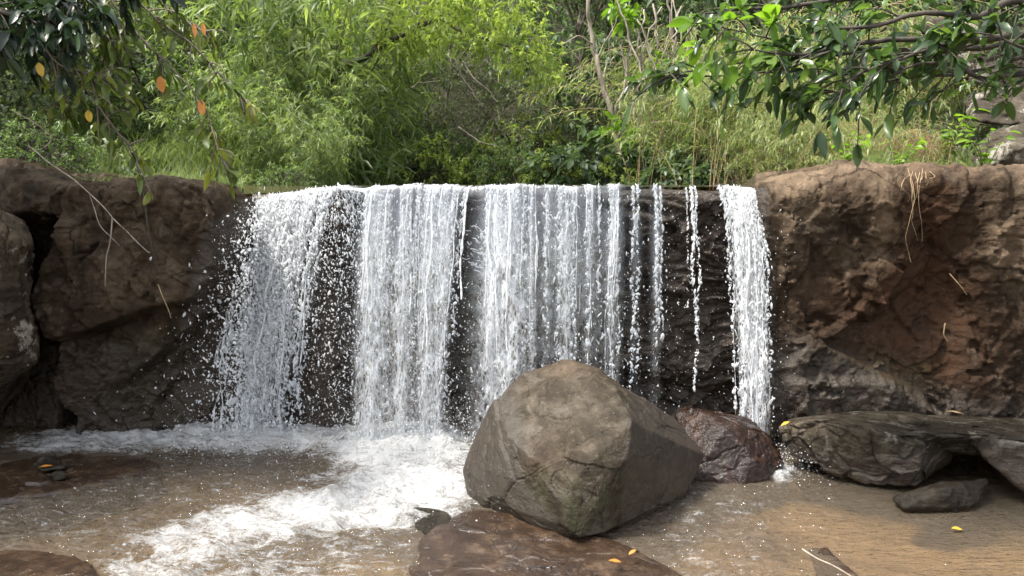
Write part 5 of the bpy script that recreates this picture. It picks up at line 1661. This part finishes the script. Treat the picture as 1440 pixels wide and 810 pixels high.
BO = [([(1600, -20, 4.9), (1500, 15, 4.8), (1430, 5, 4.7), (1370, 22, 4.6), (1300, 18, 4.6), (1230, 35, 4.6), (1170, 40, 4.6)], .03, .008, 34, 6, 'leaf_big'),
      ([(1600, 20, 4.9), (1480, 40, 4.9), (1380, 55, 4.8), (1290, 52, 4.8), (1190, 62, 4.8), (1130, 78, 4.8), (1060, 70, 4.8)], .028, .006, 36, 6, 'leaf_big'),
      ([(1600, 30, 5.0), (1440, 60, 5.2), (1330, 70, 5.2), (1240, 70, 5.2), (1160, 78, 5.2), (1060, 86, 5.2), (985, 100, 5.2)], .024, .005, 36, 6, 'leaf_big'),
      ([(1600, 60, 4.6), (1470, 95, 4.6), (1390, 110, 4.6), (1340, 92, 4.6), (1290, 90, 4.6), (1240, 110, 4.6)], .022, .006, 26, 6, 'leaf_big'),
      ([(1600, -60, 5.2), (1440, -30, 5.2), (1300, -20, 5.2), (1180, 0, 5.2), (1080, 10, 5.2), (990, 18, 5.2)], .03, .006, 34, 6, 'leaf_big'),
      ([(1400, 40, 4.7), (1340, 60, 4.6), (1280, 75, 4.5), (1225, 95, 4.5), (1190, 112, 4.5)], .014, .004, 20, 6, 'leaf_big'),
      ([(1560, 40, 4.8), (1440, 80, 4.9), (1340, 105, 4.9), (1260, 112, 4.9), (1200, 128, 4.9), (1160, 130, 4.9)], .016, .004, 24, 6, 'leaf_big'),
      ([(1380, 55, 4.8), (1300, 78, 4.9), (1220, 100, 5.0), (1150, 108, 5.0)], .012, .004, 22, 6, 'leaf_big'),
      ([(1190, 62, 4.8), (1120, 92, 4.9), (1050, 104, 5.0), (985, 108, 5.1), (940, 102, 5.1)], .008, .003, 16, 5, 'leaf_big'),
      ([(1600, 100, 4.5), (1500, 90, 4.5), (1440, 70, 4.4), (1410, 55, 4.4)], .02, .006, 8, 5, 'leaf_big')]
for pts, r0, r1, n_tw, per, mt in BO:
    leafy_bough(btree, [TL(*p_) for p_ in pts], r0, r1, int(n_tw * .82), per, .102, .042, mt, 'dark_bark', rr_, tr_o, down=-.18, droop=.25)
leafy_bough(btree, [TL(1160, 78, 5.2), TL(1100, 60, 5.1), TL(1050, 45, 5.1), TL(1020, 40, 5.1)], .008, .004, 14, 6, .15, .06, 'leaf_bright', 'dark_bark', rr_, tr_o, down=-.1)

# ------------------------------------------------------------------ tree over the left side: dark crown, hanging leafy stems
lo = np.array([-4.6, 4.6, 1.4])
ltree = empty('overhanging_tree', lo, 'dark big-leaved tree overhanging the top left corner with sparse hanging stems', 'tree')


def LL(px, py, Y): return P(px, py, Y) - lo


obj('trunk', *twig([np.array([-.3, .2, -1.4]), np.array([-.2, .1, .8]), LL(-220, -40, 5.0), LL(-160, -260, 5.0)], .14, .07, n=20, wob=.06, seed=2, sides=8), M['bark'], ltree)
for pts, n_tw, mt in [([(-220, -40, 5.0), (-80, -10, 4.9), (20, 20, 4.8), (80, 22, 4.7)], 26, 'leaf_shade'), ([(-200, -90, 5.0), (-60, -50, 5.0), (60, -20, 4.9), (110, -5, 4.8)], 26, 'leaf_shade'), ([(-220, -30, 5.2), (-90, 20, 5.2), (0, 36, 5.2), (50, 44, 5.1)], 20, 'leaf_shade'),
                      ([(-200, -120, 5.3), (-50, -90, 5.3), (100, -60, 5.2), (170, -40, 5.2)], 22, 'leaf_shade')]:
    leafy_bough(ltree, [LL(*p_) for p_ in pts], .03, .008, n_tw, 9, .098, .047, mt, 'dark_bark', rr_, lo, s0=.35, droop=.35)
# crown continued above the view: unseen lobes added to shade the left rocks
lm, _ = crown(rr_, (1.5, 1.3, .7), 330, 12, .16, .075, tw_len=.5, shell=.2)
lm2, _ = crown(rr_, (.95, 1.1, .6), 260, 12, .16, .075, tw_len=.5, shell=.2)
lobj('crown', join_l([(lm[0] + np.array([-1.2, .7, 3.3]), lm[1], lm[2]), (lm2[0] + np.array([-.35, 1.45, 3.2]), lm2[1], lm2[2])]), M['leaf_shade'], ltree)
ST_ = [[(140, -30, 5.4), (180, 30, 5.4), (230, 85, 5.35), (275, 135, 5.3), (300, 185, 5.3), (313, 226, 5.3)], [(100, 90, 5.2), (130, 140, 5.2), (160, 180, 5.2), (182, 205, 5.2), (192, 228, 5.2)],
       [(170, -20, 5.5), (215, 20, 5.5), (265, 60, 5.5), (310, 105, 5.5), (345, 140, 5.5)], [(60, 60, 5.0), (80, 90, 5.0), (110, 100, 5.0), (140, 108, 5.0)],
       [(150, -30, 5.6), (160, 10, 5.6), (165, 45, 5.6), (150, 75, 5.6)], [(210, -30, 5.8), (235, 10, 5.8), (262, 30, 5.8), (290, 45, 5.8)]]
for k in range(4):
    a_ = rr_.uniform(40, 260); yv_ = rr_.uniform(5.3, 6.2); dx_ = rr_.uniform(10, 70)
    ST_.append([(a_, -40, yv_), (a_ + dx_ * .3, rr_.uniform(0, 20), yv_), (a_ + dx_ * .7, rr_.uniform(45, 75), yv_), (a_ + dx_, rr_.uniform(90, 170), yv_)])
for i, pts in enumerate(ST_):
    leafy_bough(ltree, [LL(*p_) for p_ in pts], .008, .003, 20 if i != 1 else 10, 3, .075, .042, 'leaf_vine', 'bark', rr_, lo, tmu=.45, tw=(.06, .22), s0=.1, droop=.35, down=-.6, orange=0.0)

# ------------------------------------------------------------------ single coloured leaves
def fallen(pos, dr, L, W, mat, label, group=None):
    lm = leaf_mesh(np.zeros((1, 3)), np.array([dr], float), L, W, np.random.default_rng(int(pos[0] * 100) % 97), np.array([.5]), .15, up=np.array([[.1, -.2, 1.0]]), big=True, fold=.12)
    o = lobj('fallen_leaf', lm, M[mat]); o.location = tuple(pos)
    return tag(o, label, 'leaf', group)


fallen(P(1098, 604, 5.62) + np.array([0, 0, .03]), (.8, .1, .5), .085, .03, 'yellow', 'yellow leaf stuck to the left end of the flat slab')
fallen(PZ(1338, 743, .03), (1, .1, 0), .08, .03, 'yellow', 'yellow leaf floating on the calm brown pool at right')
fallen(PZ(856, 788, .10), (1, -.05, .02), .075, .025, 'orange', 'orange leaf lying flat on the red-brown slab, left one of the pair')
fallen(PZ(884, 780, .10), (.6, .3, .35), .06, .022, 'orange', 'orange leaf tilted up on the red-brown slab, right one of the pair')
fallen(PZ(54, 657, .08), (1, .5, .1), .10, .028, 'orange', 'orange leaf on the left slab beside the knobbly grey stone')
fallen(PZ(1210, 595, .60) if False else P(1330, 584, 6.15) + np.array([0, 0, .035]), (1, 0, 0), .16, .03, 'dry', 'brown curled leaf lying on top of the flat slab')


def hang_leaf(px, py, Yv, L, W, mat, label, dr=(.15, -.1, -1)):
    lm = leaf_mesh(np.zeros((1, 3)), np.array([dr], float), L, W, np.random.default_rng(px), np.array([.5]), .1, up=np.array([[.2, -1, .1]]), big=True, fold=.15)
    o = lobj('hanging_leaf', lm, M[mat]); o.location = tuple(P(px, py, Yv))
    return tag(o, label, 'leaf')


hang_leaf(225, 107, 5.3, .105, .06, 'orange', 'large tan-orange leaf hanging on the leafy stem at left')
hang_leaf(282, 140, 5.3, .10, .055, 'orange', 'tan-orange leaf hanging lowest on the long left stem')
hang_leaf(272, 33, 5.3, .085, .03, 'orange', 'narrow orange leaf near the top, left of a matching pair')
hang_leaf(285, 32, 5.3, .08, .03, 'orange', 'narrow orange leaf near the top, right of a matching pair')
hang_leaf(54, 88, 4.9, .085, .05, 'yellow', 'yellow leaf under the dark top left crown', (.3, -.1, -1))
hang_leaf(124, 155, 5.2, .075, .05, 'yellow', 'single yellow leaf hanging lower left above the grass')
hang_leaf(143, 22, 5.2, .07, .05, 'yellow', 'yellow leaf right of the dark top left crown', (.6, -.1, -.4))

# ------------------------------------------------------------------ twigs and straw on the rocks
def tw_obj(name, pts, r0, r1, mat, label, cat, wob=.012, seed=0, group=None):
    q_ = [P(*p_) for p_ in pts]
    V_, F_ = twig(q_, r0, r1, n=36, wob=wob, seed=seed)
    return tag(obj(name, V_, F_, M[mat], origin=q_[-1]), label, cat, group)


tw_obj('twig', [(40, 205, 6.2), (75, 232, 6.1), (125, 270, 5.98), (165, 312, 5.95), (205, 352, 5.95), (212, 356, 5.95)], .006, .003, 'pale_bark', 'long pale twig slanting over the top of the left rock block', 'twig', seed=1)
tw_obj('twig', [(158, 308, 5.94), (156, 330, 5.93), (150, 365, 5.93), (148, 402, 5.95)], .006, .003, 'pale_bark', 'short pale twig hanging straight down the left rock block', 'twig', seed=2)
tw_obj('twig', [(222, 400, 5.93), (228, 415, 5.93), (236, 432, 5.95), (241, 448, 5.97)], .005, .003, 'straw', 'thin pale stem end dangling above the block\'s overhang', 'twig', seed=3)
tw_obj('twig', [(192, 225, 6.1), (200, 265, 5.95), (210, 330, 5.92), (220, 370, 5.93), (228, 392, 5.94)], .007, .003, 'dark_bark', 'dark thin stem hanging down the middle of the left rock block', 'twig', seed=4)
tw_obj('twig', [(125, 272, 5.97), (140, 315, 5.96), (158, 335, 5.96), (168, 345, 5.96)], .004, .002, 'pale_bark', 'fine side twig left of the hanging short pale one', 'twig', seed=5)
tw_obj('twig', [(20, 155, 5.6), (55, 175, 5.6), (72, 195, 5.6), (62, 208, 5.6), (40, 212, 5.6)], .006, .003, 'pale_bark', 'pale hooked twig above the lichen boulder', 'twig', seed=6)
tw_obj('twig', [(1128, 772, 4.03), (1150, 786, 3.95), (1172, 796, 3.9), (1200, 812, 3.83)], .005, .003, 'pale_bark', 'thin pale stick lying on the awash stone near the bottom edge', 'stick', wob=.004, seed=8)
tw_obj('twig', [(895, 782, 4.0), (910, 789, 3.97), (925, 793, 3.95)], .003, .002, 'dark_bark', 'tiny dark twig beside the orange leaves on the red-brown slab', 'twig', wob=.004, seed=9)
sgp = 'dry straw hanging over the right cliff edge'
for i in range(9):
    a = rg.normal(1300, 16); y0 = 246 + rg.normal(0, 3); ln = rg.exponential(26) + 10
    if i < 2: ln = rg.uniform(80, 130)
    V_, F_ = twig([P(a, y0 - 4, 6.3), P(a + rg.normal(0, 5), y0 + ln * .3, 6.14), P(a + rg.normal(0, 7), y0 + ln * .7, 6.15), P(a + rg.normal(0, 8), y0 + ln, 6.18)], .003, .0015, n=16, wob=.03, seed=i, sides=4)
    tag(obj('straw', V_, F_, M['straw'], origin=P(a, y0, 6.3)), 'dry root strand dangling over the reddish edge of the right cliff', 'straw', sgp)
tw_obj('straw', [(1330, 455, 6.0), (1327, 470, 6.0), (1332, 480, 6.0)], .006, .003, 'straw', 'short pale straw stuck halfway down the right cliff', 'straw', seed=21)
tw_obj('straw', [(1335, 385, 6.02), (1352, 405, 6.0), (1360, 415, 6.0)], .004, .002, 'straw', 'fine tan root on the right cliff above the short pale straw', 'straw', seed=22)
